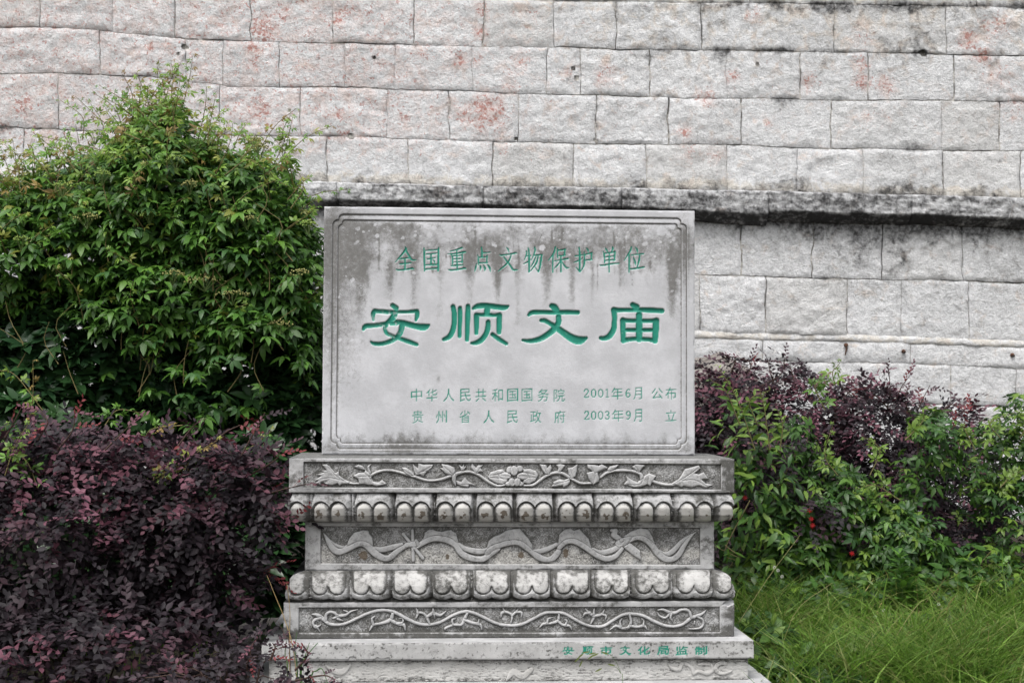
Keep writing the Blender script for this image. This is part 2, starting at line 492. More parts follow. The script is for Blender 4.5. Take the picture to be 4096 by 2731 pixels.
# ---------------- the writing, traced stroke by stroke
TOP_A = {  # origin 1560,970 scale 4.523
'quan': [[(275,80,20),(285,125,42),(200,235,30),(95,355,12)],[(285,140,34),(345,240,34),(400,315,30),(475,315,12)],[(170,300,12),(200,295,26),(365,275,20)],[(165,380,10),(200,385,26),(380,368,22)],[(272,300,30),(272,470,34)],[(112,483,18),(160,500,28),(300,485,26),(400,470,34),(430,485,16)]],
'guo': [[(614,95,18),(622,180,34),(625,400,34),(625,520,18)],[(625,148,20),(870,128,24)],[(880,95,24),(877,200,34),(870,510,32)],[(635,485,26),(860,465,30)],[(655,215,22),(840,195,22)],[(670,290,14),(690,300,24),(820,275,20)],[(742,215,26),(742,400,28)],[(640,405,24),(845,398,28)],[(770,315,12),(805,340,28),(800,380,12)]],
'zhong': [[(1082,160,16),(1200,132,24),(1300,95,34)],[(1043,208,16),(1200,200,26),(1350,170,34),(1375,180,14)],[(1212,140,24),(1215,470,26)],[(1110,220,18),(1130,260,26),(1130,395,24)],[(1308,210,26),(1305,360,28)],[(1130,245,22),(1310,232,22)],[(1140,298,18),(1275,293,24)],[(1140,358,18),(1315,347,20)],[(1105,420,18),(1190,415,28),(1318,405,22)],[(1053,487,14),(1100,500,28),(1250,485,28),(1350,465,32),(1375,480,14)]],
'dian': [[(1655,85,24),(1665,170,30),(1663,265,26)],[(1670,185,22),(1810,178,20)],[(1588,225,18),(1600,300,28),(1602,410,20)],[(1600,272,20),(1765,262,20)],[(1758,235,26),(1750,370,28)],[(1605,372,26),(1770,362,22)],[(1568,385,18),(1550,460,30),(1532,525,10)],[(1625,410,12),(1640,450,32),(1632,510,10)],[(1690,410,14),(1720,465,40),(1712,512,10)],[(1755,395,16),(1800,450,40),(1820,525,16)]],
'wen': [[(2102,85,8),(2135,120,30),(2155,178,14)],[(1985,215,14),(2020,232,26),(2200,205,24),(2280,190,34),(2295,200,12)],[(2195,220,20),(2160,320,30),(2100,400,32),(1960,518,14)],[(2060,260,22),(2110,330,32),(2180,420,34),(2230,490,36),(2305,495,22)]],
}
TOP_B = {  # origin 2060,970 scale 4.3556
'wu': [[(200,150,24),(205,200,24),(160,315,10)],[(195,240,20),(280,228,20)],[(228,85,14),(245,180,32),(247,510,30)],[(145,375,10),(220,340,24),(282,292,10)],[(345,85,30),(350,150,28),(290,315,10)],[(320,228,22),(470,210,26)],[(470,210,26),(455,300,36),(435,430,32),(410,510,26)],[(410,510,24),(350,430,12)],[(365,245,18),(330,340,26),(275,430,12)],[(405,235,20),(375,360,32),(275,495,14)]],
'bao': [[(705,75,24),(680,180,30),(585,310,12)],[(665,215,26),(660,400,28),(660,520,18)],[(740,110,24),(748,270,22)],[(750,140,22),(880,120,26)],[(875,110,26),(860,225,28)],[(750,232,22),(880,222,20)],[(685,322,14),(800,305,24),(925,280,30)],[(805,235,24),(803,510,28)],[(790,330,20),(740,400,26),(685,455,12)],[(815,325,14),(865,405,30),(900,440,30),(948,440,14)]],
'hu': [[(1050,235,22),(1190,215,18)],[(1118,85,24),(1130,200,30),(1130,510,28)],[(1065,435,16),(1130,505,26)],[(1030,345,14),(1090,325,24),(1180,275,8)],[(1240,90,10),(1275,130,30),(1282,180,8)],[(1208,165,18),(1215,300,30),(1200,410,26),(1145,505,12)],[(1215,212,20),(1345,182,24)],[(1338,175,26),(1330,300,28)],[(1215,310,22),(1350,298,20)]],
'dan': [[(1570,95,14),(1600,130,30),(1615,180,12)],[(1705,75,22),(1705,115,30),(1675,170,12)],[(1540,155,18),(1558,220,28),(1565,360,18)],[(1560,190,22),(1750,165,26)],[(1745,155,26),(1735,310,28)],[(1565,255,20),(1715,240,20)],[(1565,315,22),(1745,300,22)],[(1645,200,22),(1640,420,26),(1645,520,18)],[(1480,390,16),(1520,400,26),(1700,370,26),(1812,360,22)]],
'wei': [[(2030,75,24),(2010,150,30),(1905,315,12)],[(1992,220,26),(1992,400,30),(1992,520,20)],[(2098,80,12),(2130,120,30),(2135,185,12)],[(2030,218,16),(2240,195,24)],[(2065,260,14),(2095,330,32),(2100,400,14)],[(2178,225,22),(2165,310,34),(2135,430,18)],[(2010,455,18),(2040,462,26),(2255,428,28)]],
}
BIG_C = {  # origin 1430,1200 scale 3.675
'an': [[(515,80,70),(570,120,76)],[(235,290,44),(228,210,66),(250,160,64)],[(250,160,60),(380,172,62),(520,178,60),(700,178,50),(850,165,58)],[(875,168,66),(878,230,66),(858,300,36)],[(540,225,96),(500,290,90),(430,350,70),(405,420,58),(430,490,56),(520,530,48),(600,560,56),(760,615,64),(870,655,52)],[(85,430,46),(120,385,70),(250,375,62),(420,350,66)],[(430,345,60),(580,340,66)],[(580,315,56),(680,340,80),(850,385,86),(980,400,100),(1050,370,36)],[(655,370,88),(640,450,78),(600,530,76),(500,600,66),(350,645,60),(240,640,54),(195,612,26)]],
'shun': [[(1405,98,68),(1425,200,78),(1425,330,76),(1400,450,78),(1350,540,74),(1270,578,56)],[(1508,120,60),(1510,250,64),(1502,535,52)],[(1625,92,68),(1622,250,74),(1612,585,60)],[(1700,125,42),(1770,92,78),(1900,85,80),(2060,105,80),(2170,112,72),(2215,92,36)],[(1910,120,90),(1905,200,88)],[(1750,225,74),(1752,350,74),(1748,485,62)],[(1750,215,54),(1830,220,50),(1910,215,60),(2010,225,50),(2095,215,58)],[(2090,225,78),(2085,350,80),(2082,475,68)],[(1922,325,68),(1920,400,78),(1890,500,76),(1820,590,78),(1740,630,66),(1680,635,42)],[(1985,507,58),(2080,575,64),(2190,643,52)]],
}
BIG_D = {  # origin 2050,1200 scale 3.675
'wen': [[(580,88,78),(620,110,98),(655,148,80)],[(240,222,44),(290,185,66),(450,180,62),(620,185,64),(800,180,68),(965,185,62)],[(680,245,78),(680,330,82),(620,420,92),(530,500,84),(400,575,78),(260,603,62),(150,590,34)],[(425,302,54),(480,305,64),(560,350,64),(640,400,84),(750,480,96),(880,565,116),(990,595,118),(1090,560,44)]],
'miao': [[(1770,72,76),(1830,105,88)],[(1490,145,78),(1600,150,62),(1800,145,60),(2000,150,74),(2200,160,74)],[(1495,150,88),(1505,250,76),(1500,350,78),(1490,430,84),(1430,530,84),(1350,565,68),(1300,560,56)],[(1625,300,84),(1630,450,80),(1632,600,74)],[(2115,310,98),(2108,450,96),(2100,600,84)],[(1630,300,68),(1750,305,60),(2000,308,62),(2110,305,68)],[(1640,443,54),(2100,443,52)],[(1630,595,76),(1750,575,60),(1860,575,60),(2000,580,60),(2100,602,68)],[(1865,218,94),(1865,400,98),(1865,575,94)]],
}
DIG = {  # unit cell, y down
'0': [[(.5,0,.13),(.12,.2,.16),(.06,.5,.17),(.12,.8,.16),(.5,1,.13),(.88,.8,.16),(.94,.5,.17),(.88,.2,.16),(.5,0,.13)]],
'1': [[(.2,.12,.1),(.5,.02,.16),(.5,1,.17)],[(.2,1,.12),(.8,1,.12)]],
'2': [[(.05,.25,.18),(.25,.03,.14),(.7,.03,.16),(.88,.28,.18),(.6,.6,.15),(.05,.98,.13),(.9,.98,.17),(.95,.85,.1)]],
'3': [[(.08,.15,.16),(.4,0,.13),(.82,.15,.16),(.75,.38,.15),(.4,.48,.12),(.85,.6,.16),(.85,.85,.17),(.45,1,.13),(.08,.85,.18)]],
'6': [[(.85,.08,.15),(.5,.02,.13),(.15,.3,.16),(.08,.7,.17),(.4,1,.14),(.85,.85,.17),(.88,.6,.16),(.5,.45,.12),(.15,.6,.13)]],
'9': [[(.15,.92,.15),(.5,.98,.13),(.85,.7,.16),(.92,.3,.17),(.6,0,.14),(.15,.15,.17),(.12,.4,.16),(.5,.55,.12),(.85,.4,.13)]],
}
def writing():
    """list of (kind, data, depth): one entry per character on the tablet"""
    W = []
    for d, o, s in ((TOP_A, (1560, 970), 4.523), (TOP_B, (2060, 970), 4.3556)):
        for k in d: W.append(('s', [tr(q, o[0], o[1], s) for q in d[k]], 0.0042))
    for d, o in ((BIG_C, (1430, 1200)), (BIG_D, (2050, 1200))):
        for k in d: W.append(('s', [tr(q, o[0], o[1], 3.675) for q in d[k]], 0.0085))
    for ch, x in zip("中华人民共和国国务院", (130,352,597,835,1062,1303,1523,1730,1965,2198)):
        W.append(('g', (ch, 1630 + x/3.618, 1530 + 182/3.618, 44, 51), 0.0026))
    for ch, x in zip("贵州省人民政府", (148,490,830,1178,1518,1855,2205)):
        W.append(('g', (ch, 1630 + x/3.618, 1530 + 495/3.618, 44, 50), 0.0026))
    for row, y in ((((('2',312),('0',447),('0',580),('1',703)), (('年',888,46,50),('月',1275,34,48),('公',1645,46,44),('布',1900,44,50)), ('6',1095)), 200),
                   (((('2',318),('0',448),('0',578),('3',705)), (('年',903,46,50),('月',1280,34,50),('立',1903,44,44)), ('9',1100)), 615)):
        for ch, x in row[0] + (row[2],):
            cx, cy = 2280 + x/4.704, 1530 + y/4.704
            W.append(('s', [[(cx + (a-.5)*19, cy + (b-.5)*32, c*25) for a, b, c in q] for q in DIG[ch]], 0.0026))
        for ch, x, gw, gh in row[1]:
            W.append(('g', (ch, 2280 + x/4.704, 1530 + (y + 4)/4.704, gw, gh), 0.0026))
    return W
def carve(px, py, W, first=1):
    h = np.zeros(px.shape); paint = np.zeros(px.shape); lab = np.zeros(px.shape, int)
    for i, (kind, dat, dep) in enumerate(W):
        if kind == 's':
            d = np.full(px.shape, BIG)
            for q in dat: d = np.minimum(d, sdf_stroke(px, py, q, 6))
        else: d = sdf_glyph(px, py, *dat) + (0.15 if dat[4] > 40 else -1.1)
        big = dep > 0.006
        half = 8.0 if big else 3.0
        ins = np.clip(-d / half, 0, 1)
        prof = np.sqrt(1 - (1 - ins) ** 2) if big else ins
        h -= np.where(d < 0, dep * (0.25 + 0.75 * prof), 0) + np.where((d >= 0) & (d < 2), dep * .25 * (1 - d / 2), 0)
        paint = np.maximum(paint, sstep(0.9, -0.7, d))
        lab = np.where(d < 0, i + first, lab)
    return h, paint, lab
def rrect(u, v, x0, x1, y0, y1, r):
    qx = np.abs(u - (x0 + x1) / 2) - (x1 - x0) / 2 + r; qy = np.abs(v - (y0 + y1) / 2) - (y1 - y0) / 2 + r
    return np.hypot(np.maximum(qx, 0), np.maximum(qy, 0)) + np.minimum(np.maximum(qx, qy), 0) - r

# ---------------- tablet
TB = rect(1292, 2779, 1320, 835, 1818, 0.30)
def f_tablet(px, py, X, Z):
    u = 1292 + (X - TB[0]) / (TB[1] - TB[0]) * 1487; v = 828 + (TB[3] - Z) / (TB[3] - TB[2]) * 988
    h = np.zeros(px.shape)
    s1 = np.minimum(rrect(u, v, 1348, 2726, 857, 1797, 20), rrect(u, v, 1325, 2749, 880, 1774, 22))
    s2 = np.minimum(rrect(u, v, 1362, 2712, 879, 1775, 15), rrect(u, v, 1347, 2728, 897, 1757, 17))
    for s, dp in ((s1, .007), (s2, .006)):
        i = -s
        h -= np.where(i > 0, dp * (0.30 + 0.70 * np.exp(-np.clip(i - 1.5, 0, 99) / 9.0)) * sstep(0, 1.2, i), 0)
    W = writing()
    hc, paint, lab = carve(px, py, W)
    # grime map, with shade of the frame steps painted in
    n1 = fbm(px / 90, py / 70, 5, 1); n2 = fbm(px / 22, py / 60, 4, 3); nf = fbm(px / 7, py / 7, 3, 4)
    topg = sstep(1190, 985, v + 130 * (n2 - .5) + 60 * (n1 - .5)) * sstep(866, 905, v)
    g = (0.50 + .18 * sstep(1900, 1400, u)) * topg
    # dark runs hanging from the upper band, clean washed strips beneath every large stroke group
    for cx, w_, L_, a in ((1445,26,250,.6),(1560,18,230,.5),(1655,22,260,.55),(1757,16,300,.5),(1880,20,200,.5),(1990,22,230,.65),(2068,14,330,.5),(2190,20,220,.65),(2290,16,210,.6),(2370,8,180,.5),(2480,8,110,.6),(2560,6,200,.4),(2690,22,260,1.0),(2490,12,120,.3)):
        wob = 8 * (fbm(py / 60, px * 0 + cx, 2, 6) - .5)
        g += a * .85 * np.exp(-((px - cx - wob) / w_) ** 2) * sstep(1060 + L_, 1060 + L_ * .5, v + 40 * (n2 - .5)) * sstep(930, 1060, v)
    r3 = np.random.default_rng(17)
    for _ in range(30):
        cx, w_, L_, a = r3.uniform(1400, 2700), r3.uniform(2.5, 6), r3.uniform(40, 190), r3.uniform(.3, .7)
        y0 = r3.uniform(900, 1090); wob = 7 * (fbm(py / 50, px * 0 + cx, 2, 7) - .5)
        g += a * np.exp(-((px - cx - wob) / w_) ** 2) * sstep(y0 + L_, y0 + L_ * .4, v) * sstep(y0 - 20, y0 + 20, v) * (.5 + nf)
    for cx, w_ in ((1617,26),(1722,34),(1825,34),(1935,30),(2030,28),(2135,26),(2240,24),(2330,26),(2435,40),(2545,30)):
        g -= .5 * np.exp(-((px - cx) / w_) ** 4) * sstep(1075, 1100, v) * sstep(1260, 1180, v)
    g += .62 * sstep(1500, 1370, u + 90 * (n1 - .5) + 40 * (n2 - .5)) * sstep(1720, 1250, v)
    g += .18 * sstep(1370, 1330, u + 30 * (n1 - .5)) * sstep(1300, 1330, u)
    g += .6 * sstep(1715, 1795, v + 90 * (n2 - .5)) * sstep(1818, 1800, v)
    g += .5 * np.exp(-((u - 1600) / 90) ** 2) * sstep(1690, 1760, v + 60 * (n2 - .5))
    g += .35 * sstep(2690, 2740, u + 40 * (n2 - .5)) * (0.4 + 0.6 * sstep(1300, 1000, v)) * sstep(2765, 2750, u)
    g += .5 * np.exp(-((u - 1750) / 9) ** 2 - ((v - 1515) / 22) ** 2)
    g += .28 * (n1 - .42) + .22 * (nf - .5)
    g += .06 * topg + topg * 1.3 * (fbm(px / 90, py / 90, 5, 14) - .50) + topg * .35 * (fbm(px / 16, py / 16, 3, 15) - .5)
    # thin cracks
    ck = np.abs(fbm(px / 130, py / 130, 4, 9) - .5)
    g += .25 * sstep(.010, .0, ck) * sstep(.5, .62, fbm(px / 200 + 9, py / 200, 2, 11))
    # pale round lichen
    r2 = np.random.default_rng(5)
    for k in range(190):
        if k < 150: cx, cy = r2.uniform(1370, 2700), 890 + r2.gamma(1.5, 55)
        elif k < 175: cx, cy = r2.normal(1390, 40), r2.uniform(900, 1750)
        else: cx, cy = r2.uniform(1350, 1750), r2.uniform(1700, 1790)
        ra = 2.5 + r2.gamma(1.3, 2.6)
        s = (np.abs(px - cx) < 30) & (np.abs(py - cy) < 30)
        a = np.arctan2(py[s] - cy, px[s] - cx)
        rr = np.hypot(px[s] - cx, (py[s] - cy) * 1.15) / (ra * (1 + .10 * np.sin(2 * a + k) + .07 * np.sin(5 * a + 2 * k) + .05 * np.sin(9 * a + 5 * k)))
        g[s] -= r2.uniform(.3, .7) * sstep(1.0, .8, rr)
        h[s] += .0003 * sstep(1.0, .7, rr)
    g += np.where((s1 < 0) & (s1 > -7), 1.3 * np.exp(s1 / 3.5), 0) * (0.5 + nf)  # shade of both frame steps painted as a dark line inside each edge
    g += np.where((s2 < 0) & (s2 > -7), 1.3 * np.exp(s2 / 3.5), 0) * (0.5 + nf)
    g = np.where(v > 1798, np.maximum(g, .35 + .5 * (n1 - .4)), g)
    h += hc + 0.0006 * (n1 - .5)
    m = np.zeros(px.shape + (4,)); m[..., 0] = np.clip(g, 0, 1.0); m[..., 1] = paint
    # worn patches of paint on the first big character
    wear = sstep(.55, .68, fbm(px / 9, py / 9, 3, 12)) * np.exp(-((px - 1560) / 40) ** 2 - ((py - 1300) / 60) ** 2)
    wear = np.maximum(wear, sstep(.4, .6, fbm(px / 12, py / 12, 2, 13)) * np.exp(-((px - 1490) / 14) ** 2 - ((py - 1278) / 14) ** 2))
    wear = np.maximum(wear, sstep(1251, 1256, py) * (abs(px - 1625) < 32) * (py < 1262))
    m[..., 1] *= 1 - .8 * wear
    m[..., 3] = .45 * np.exp(-((px - 1697) / 7) ** 2 - ((py - 1216) / 7) ** 2) + .4 * np.exp(-((px - 1702) / 9) ** 2 - ((py - 1290) / 4) ** 2)
    return h, m, lab
relief_block("tablet", TB, 0.30, 0.44, 2.8, f_tablet, .3, "carved_character", None, M_TABLET)

# ---------------- relief friezes
def layered(px, py, items, H=0.009, each=False):
    """items: strokes (3-tuples), polygons (2-tuples); later ones overlap earlier ones"""
    h = np.zeros(px.shape); lab = np.zeros(px.shape, int); dmin = np.full(px.shape, BIG)
    for ii_, it in enumerate(items):
        inc = it[0] == 'v'
        if inc:
            d = sdf_stroke(px, py, it[1], 4)
            h -= .0022 * np.exp(-np.clip(d, 0, 9) ** 2 / 1.5) * (lab > 0); continue
        pts = it
        d = sdf_stroke(px, py, pts, 8) if len(pts[0]) == 3 else sdf_poly(px, py, pts, 8)
        e = sstep(-.6, 1.5, -d)
        body = H * e * (1 + .08 * np.clip(-d / 12, 0, 1)) - .0035 * sstep(6, 0, -d) * e * .35
        h = np.where(d < 2.5, h - .0028 * np.exp(-np.clip(d, 0, 9) ** 2 / 2) * (lab > 0) * (d > 0), h)
        h = np.where(d < 0, np.maximum(body, h * (1 - e)), np.maximum(h, body))
        lab = np.where(d < .3, ii_ + 1 if each else 1, lab); dmin = np.minimum(dmin, d)
    return h, lab, dmin
H0 = (1150, 1820, 2.476); I0 = (2000, 1820, 2.476)
FR1 = [tr(q, *H0) for q in (
 [(560,262,24),(640,280,20),(720,280,20)],
 [(340,95),(385,88),(415,110),(470,175),(500,165),(520,100),(508,160),(512,200),(560,240),(620,262),(600,285),(540,285),(515,305),(495,280),(440,300),(380,290),(355,270),(400,262),(330,272),(325,300),(300,285),(270,280),(305,250),(270,250),(330,205),(285,195),(360,170),(340,150),(385,148)],
 [(825,90,8),(800,120,22),(815,180,24)],
 [(800,230,26),(850,185,26),(930,155,26),(1010,150,26),(1100,165,26),(1180,190,26),(1270,215,26),(1340,240,26),(1420,252,24),(1520,240,26),(1620,205,30)],
 [(655,115),(700,93),(745,105),(775,150),(830,195),(830,230),(850,260),(900,270),(935,245),(985,285),(930,300),(880,310),(840,295),(800,295),(760,285),(710,290),(700,240),(650,205),(700,175),(760,170),(770,150),(720,140)],
 [(1130,122),(1180,125),(1230,160),(1260,200),(1210,205),(1170,185),(1150,155)],
 [(1240,88),(1290,130),(1295,80),(1350,95),(1445,90),(1430,125),(1400,150),(1440,150),(1380,165),(1345,210),(1310,190),(1270,200),(1250,150)],
 [(1650,200,44),(1690,180,34),(1760,165,28),(1830,170,28),(1900,200,28),(1970,250,28),(2040,290,28),(2090,305,24),(2150,295,22)],
 [(1650,200,40),(1650,250,40),(1665,300,12)],
 [(1670,250),(1720,265),(1760,220),(1790,260),(1870,298),(1800,295),(1790,320),(1720,305),(1680,290)],
 [(1520,85),(1590,95),(1650,120),(1665,160),(1640,200),(1600,195),(1560,180),(1510,125),(1540,130)],
 [(1695,95),(1730,115),(1745,90),(1750,120),(1775,100),(1745,155),(1720,155)],
 [(1825,75),(1850,105),(1870,125),(1885,100),(1935,98),(1915,130),(1940,165),(1900,165),(1870,185),(1820,130)],
 [(1985,215),(2010,170),(2080,145),(2130,140),(2160,170),(2180,260),(2130,290),(2070,280),(2000,240)])]
FR1 += [tr(q, *I0) for q in (
 [(240,300,20),(320,298,26),(370,270,28),(430,225,28),(490,190,28),(560,172,30),(620,180,30),(680,215,30),(740,250,26),(800,278,26),(900,278,24)],
 [(230,140),(300,135),(360,160),(380,200),(350,255),(290,285),(230,275),(240,220)],
 [(390,88),(460,95),(470,130),(500,90),(515,130),(490,190),(450,190),(420,150)],
 [(555,95),(600,85),(650,98),(620,140),(600,165),(570,165),(580,130)],
 [(670,130),(720,120),(770,85),(765,150),(750,210),(710,235),(680,190)],
 [(690,225),(695,270),(670,300),(630,320),(620,300),(540,315),(510,310),(530,285),(525,265),(590,240),(640,245)],
 [(1000,220,22),(1050,180,28),(1130,155,28),(1250,152,28),(1340,165,30),(1400,195,34),(1420,250,50),(1500,255,30),(1560,275,30),(1640,292,28),(1720,290,28),(1790,270,30)],
 [(860,90),(940,95),(980,105),(1010,85),(1070,125),(1020,150),(970,175),(985,230),(980,260),(930,290),(925,300),(880,240),(860,175),(920,160),(870,130)],
 [(1060,150),(1090,110),(1180,90),(1150,130),(1100,160)],
 [(1305,115),(1350,88),(1440,100),(1410,130),(1380,170),(1340,150)],
 [(1255,210),(1300,240),(1360,270),(1400,240),(1440,200),(1480,180),(1550,205),(1510,260),(1490,310),(1460,290),(1400,315),(1330,320),(1270,300),(1225,295),(1260,250)],
 [(1700,280),(1770,240),(1800,200),(1830,140),(1880,125),(1970,100),(1990,130),(1930,180),(1970,190),(2020,170),(2065,235),(2000,240),(2040,280),(2110,295),(2040,325),(1970,300),(1900,320),(1820,305),(1800,320),(1760,300)])]
def ell(cx, cy, rx, ry, rot=0):
    return [(cx + rx*math.cos(a)*math.cos(rot) - ry*math.sin(a)*math.sin(rot), cy + rx*math.cos(a)*math.sin(rot) + ry*math.sin(a)*math.cos(rot)) for a in np.linspace(0, 2*math.pi, 17)[:-1]]
FR1 += [tr(q, *I0) for q in (ell(80,285,30,24), ell(205,285,30,24), ell(95,145,30,38,.4), ell(195,135,34,32), ell(50,205,62,36,.1), ell(225,208,58,36,-.1), ell(120,268,36,42,-.3), ell(172,268,34,42,.3), ell(140,155,40,50))]
V1 = [tr(q, *H0) for q in ([(400,120,3),(480,200,3),(560,255,3)],[(330,235,3),(430,225,3),(560,255,3)],[(340,265,3),(420,240,3)],[(700,120,3),(780,190,3),(830,215,3)],[(700,210,3),(830,205,3)],[(800,210,3),(860,270,3),(950,275,3)],[(1150,140,3),(1230,195,3)],[(1260,110,3),(1290,180,3),(1420,110,3)],[(1320,160,3),(1400,155,3)],[(1550,110,3),(1640,190,3)],[(1840,100,3),(1870,170,3),(1920,110,3)],[(1720,290,3),(1840,290,3)],[(2010,200,3),(2120,180,3)],[(2010,220,3),(2130,230,3)])]
V1 += [tr(q, *I0) for q in ([(250,170,3),(340,190,3)],[(250,215,3),(350,220,3)],[(110,110,3),(140,190,3)],[(10,200,3),(110,210,3)],[(180,205,3),(270,205,3)],[(130,230,3),(130,290,3)],[(170,230,3),(175,290,3)],[(430,110,3),(465,180,3)],[(700,140,3),(720,220,3)],[(540,290,3),(680,250,3)],[(900,110,3),(940,190,3),(930,270,3)],[(940,180,3),(1040,130,3)],[(1340,110,3),(1370,150,3)],[(1240,290,3),(1380,290,3),(1420,230,3)],[(1480,190,3),(1460,290,3)],[(1740,270,3),(1830,220,3),(1960,130,3)],[(1800,250,3),(1930,245,3),(2050,310,3)])]
FR1 += [('v', q) for q in V1]

J0 = (1150, 1960, 2.476); K0 = (2000, 1960, 2.476)
FR2 = [tr(q, *J0) for q in (
 [(400,480,10),(470,540,30),(560,570,30),(600,540,20)],
 [(860,580,40),(940,590,56),(1040,565,56),(1130,540,40)],
 [(580,560),(610,480),(660,420),(710,408),(750,395),(800,405),(815,440),(840,470),(850,560),(860,590),(760,560),(690,560),(600,610)],
 [(355,425,8),(400,500,46),(450,580,66),(510,610,66),(600,580,60),(680,540,56),(740,530,60),(800,560,70),(860,620,74),(940,670,64),(1010,670,60),(1080,610,56),(1160,560,42),(1220,545,30)],
 [(1700,540,40),(1760,580,50),(1870,605,60),(1960,600,50),(2020,560,40)],
 [(1290,540),(1350,470),(1360,420),(1400,392),(1440,388),(1470,405),(1530,412),(1580,398),(1620,393),(1670,430),(1690,500),(1700,580),(1620,500),(1520,470),(1420,480)],
 [(1290,560,40),(1360,510,56),(1440,480,60),(1520,480,62),(1600,500,66),(1670,550,58),(1700,600,60),(1760,650,66),(1850,680,58),(1940,680,58),(2000,640,60),(2080,580,60)],
 [(1238,400,30),(1245,695,32)],[(1145,435,30),(1340,675,34)],[(1180,545,50),(1280,530,56)],[(1275,500,30),(1290,540,30)])]
FR2 += [tr(q, *K0) for q in (
 [(330,600,30),(400,605,50),(480,580,50),(560,540,40)],
 [(920,590,40),(1000,620,50),(1100,600,56),(1180,560,50)],
 [(1560,600,40),(1640,640,50),(1720,600,50),(1800,510,40),(1900,440,20)],
 [(-130,570),(-110,500),(-60,460),(0,440),(60,400),(140,385),(200,385),(240,430),(290,490),(320,540),(330,610),(250,560),(150,525),(0,560),(-100,600)],
 [(575,540),(590,440),(640,390),(700,378),(735,402),(790,383),(830,430),(880,480),(905,560),(910,620),(830,550),(740,500),(650,505),(580,570)],
 [(1220,460),(1300,410),(1390,375),(1470,390),(1510,460),(1540,540),(1550,610),(1460,520),(1380,480),(1300,490)],
 [(-130,620,50),(-80,575,56),(0,545,56),(90,522,56),(180,520,54),(250,560,58),(310,610,50),(380,660,66),(460,690,54),(530,670,58),(580,610,58)],
 [(590,570,46),(640,520,50),(700,503,54),(760,515,58),(840,560,58),(920,620,54),(990,660,58),(1070,680,58),(1150,650,50),(1210,580,40)],
 [(1280,500,44),(1360,470,46),(1440,490,56),(1510,550,58),(1560,620,66),(1640,680,66),(1720,680,56),(1780,630,54),(1830,540,46),(1900,450,22),(1940,418,8)],
 [(1220,560),(1290,520),(1390,600),(1400,695),(1340,660),(1250,590)],
 [(1105,400,30),(1150,400,40),(1130,440,60),(1180,480,50)],
 [(1180,530,70),(1230,510,80),(1290,470,36)],ell(1180,515,26,26),ell(1205,495,24,22))]
L0 = (1130, 2260, 2.476); N0 = (2000, 2260, 2.476)
FR3 = [tr(q, *L0) for q in (
 [(290,485,8),(350,495,38),(410,540,38),(460,580,32),(540,590,28),(630,575,28),(750,520,28),(850,475,28),(950,448,30),(1040,448,30),(1130,475,34),(1240,535,34),(1350,580,30),(1450,588,28),(1560,565,28),(1680,500,28),(1780,462,30),(1860,462,30),(1960,500,30),(2080,560,28),(2160,587,28)],
 [(430,540,28),(430,490,28),(470,462,28),(520,475,28),(545,500,32),(620,495,28),(680,455,18),(745,440,6)],[(545,510,28),(500,525,18)],[(545,530,28),(600,550,8)],
 [(380,520,28),(320,540,28),(300,575,26),(330,615,28),(380,590,8)],[(330,600,26),(375,665,6)],[(600,445,8),(640,460,20)],
 [(1090,480,32),(1070,540,38),(980,575,28),(900,590,26),(860,650,12)],[(900,590,26),(885,530,24),(915,505,8)],[(1070,540,34),(1130,575,32),(1200,590,32),(1215,640,16)],[(1130,575,24),(1185,570,22),(1190,530,12),(1150,525,8)],
 [(1455,575,22),(1430,520,28),(1400,480,24),(1350,470,24),(1325,520,16)],[(1340,470,28),(1325,430,12)],[(1430,510,28),(1490,470,32),(1490,425,10)],[(1490,470,32),(1560,495,28),(1620,455,8)],[(1500,480,22),(1510,530,8)],
 [(1830,475,28),(1800,540,34),(1770,590,26),(1700,590,24),(1620,620,22),(1608,640,8)],[(1690,590,20),(1680,540,20),(1715,530,6)],[(1800,540,28),(1880,570,28),(1960,590,28),(1975,640,12)],[(1940,585,22),(1945,540,10)])]
FR3 += [tr(q, *N0) for q in (
 [(0,588,28),(40,592,28),(140,597,28),(230,580,28),(330,530,28),(440,475,30),(540,468,28),(640,480,28),(740,535,28),(840,585,28),(940,608,28),(1030,600,28),(1130,540,28),(1220,490,28),(1320,482,30),(1420,500,30),(1540,560,30),(1640,598,28),(1740,605,26),(1820,580,28),(1900,520,34),(1990,490,28),(2050,440,6)],
 [(110,570,12),(120,500,22),(70,465,24),(20,470,24),(10,515,12)],[(50,460,18),(30,425,8)],[(120,500,22),(160,465,24),(215,470,24),(210,515,10)],[(160,465,18),(180,430,6)],
 [(585,485,18),(575,550,28),(500,575,24),(430,580,24),(395,615,8)],[(470,575,22),(480,530,18),(520,520,6)],[(575,550,28),(620,590,24),(690,600,24),(712,640,8)],[(650,590,22),(665,550,16),(640,540,6)],
 [(900,580,12),(930,510,28),(880,470,28),(845,430,8)],[(890,470,28),(840,480,22),(825,510,8)],[(930,505,34),(935,430,8)],[(930,505,28),(1010,485,24),(1035,440,8)],[(1010,485,22),(1050,500,22),(1045,540,10)],
 [(1285,490,22),(1300,560,26),(1280,610,28),(1220,625,26),(1150,600,24),(1090,640,8)],[(1200,610,22),(1190,560,16),(1210,530,8)],[(1290,600,24),(1360,610,26),(1430,600,24),(1460,640,8)],[(1420,600,22),(1425,550,14),(1405,530,6)],
 [(1900,520,28),(1870,450,28),(1800,440,28),(1740,470,28),(1690,470,34),(1620,440,24),(1565,445,10)],[(1690,470,22),(1640,520,18),(1580,500,18),(1565,470,6)],[(1700,480,24),(1690,520,20),(1715,555,8)],[(1960,510,22),(2010,540,22),(2015,590,20),(1970,625,20),(1875,630,8)],[(1930,560,18),(1925,585,8)])]

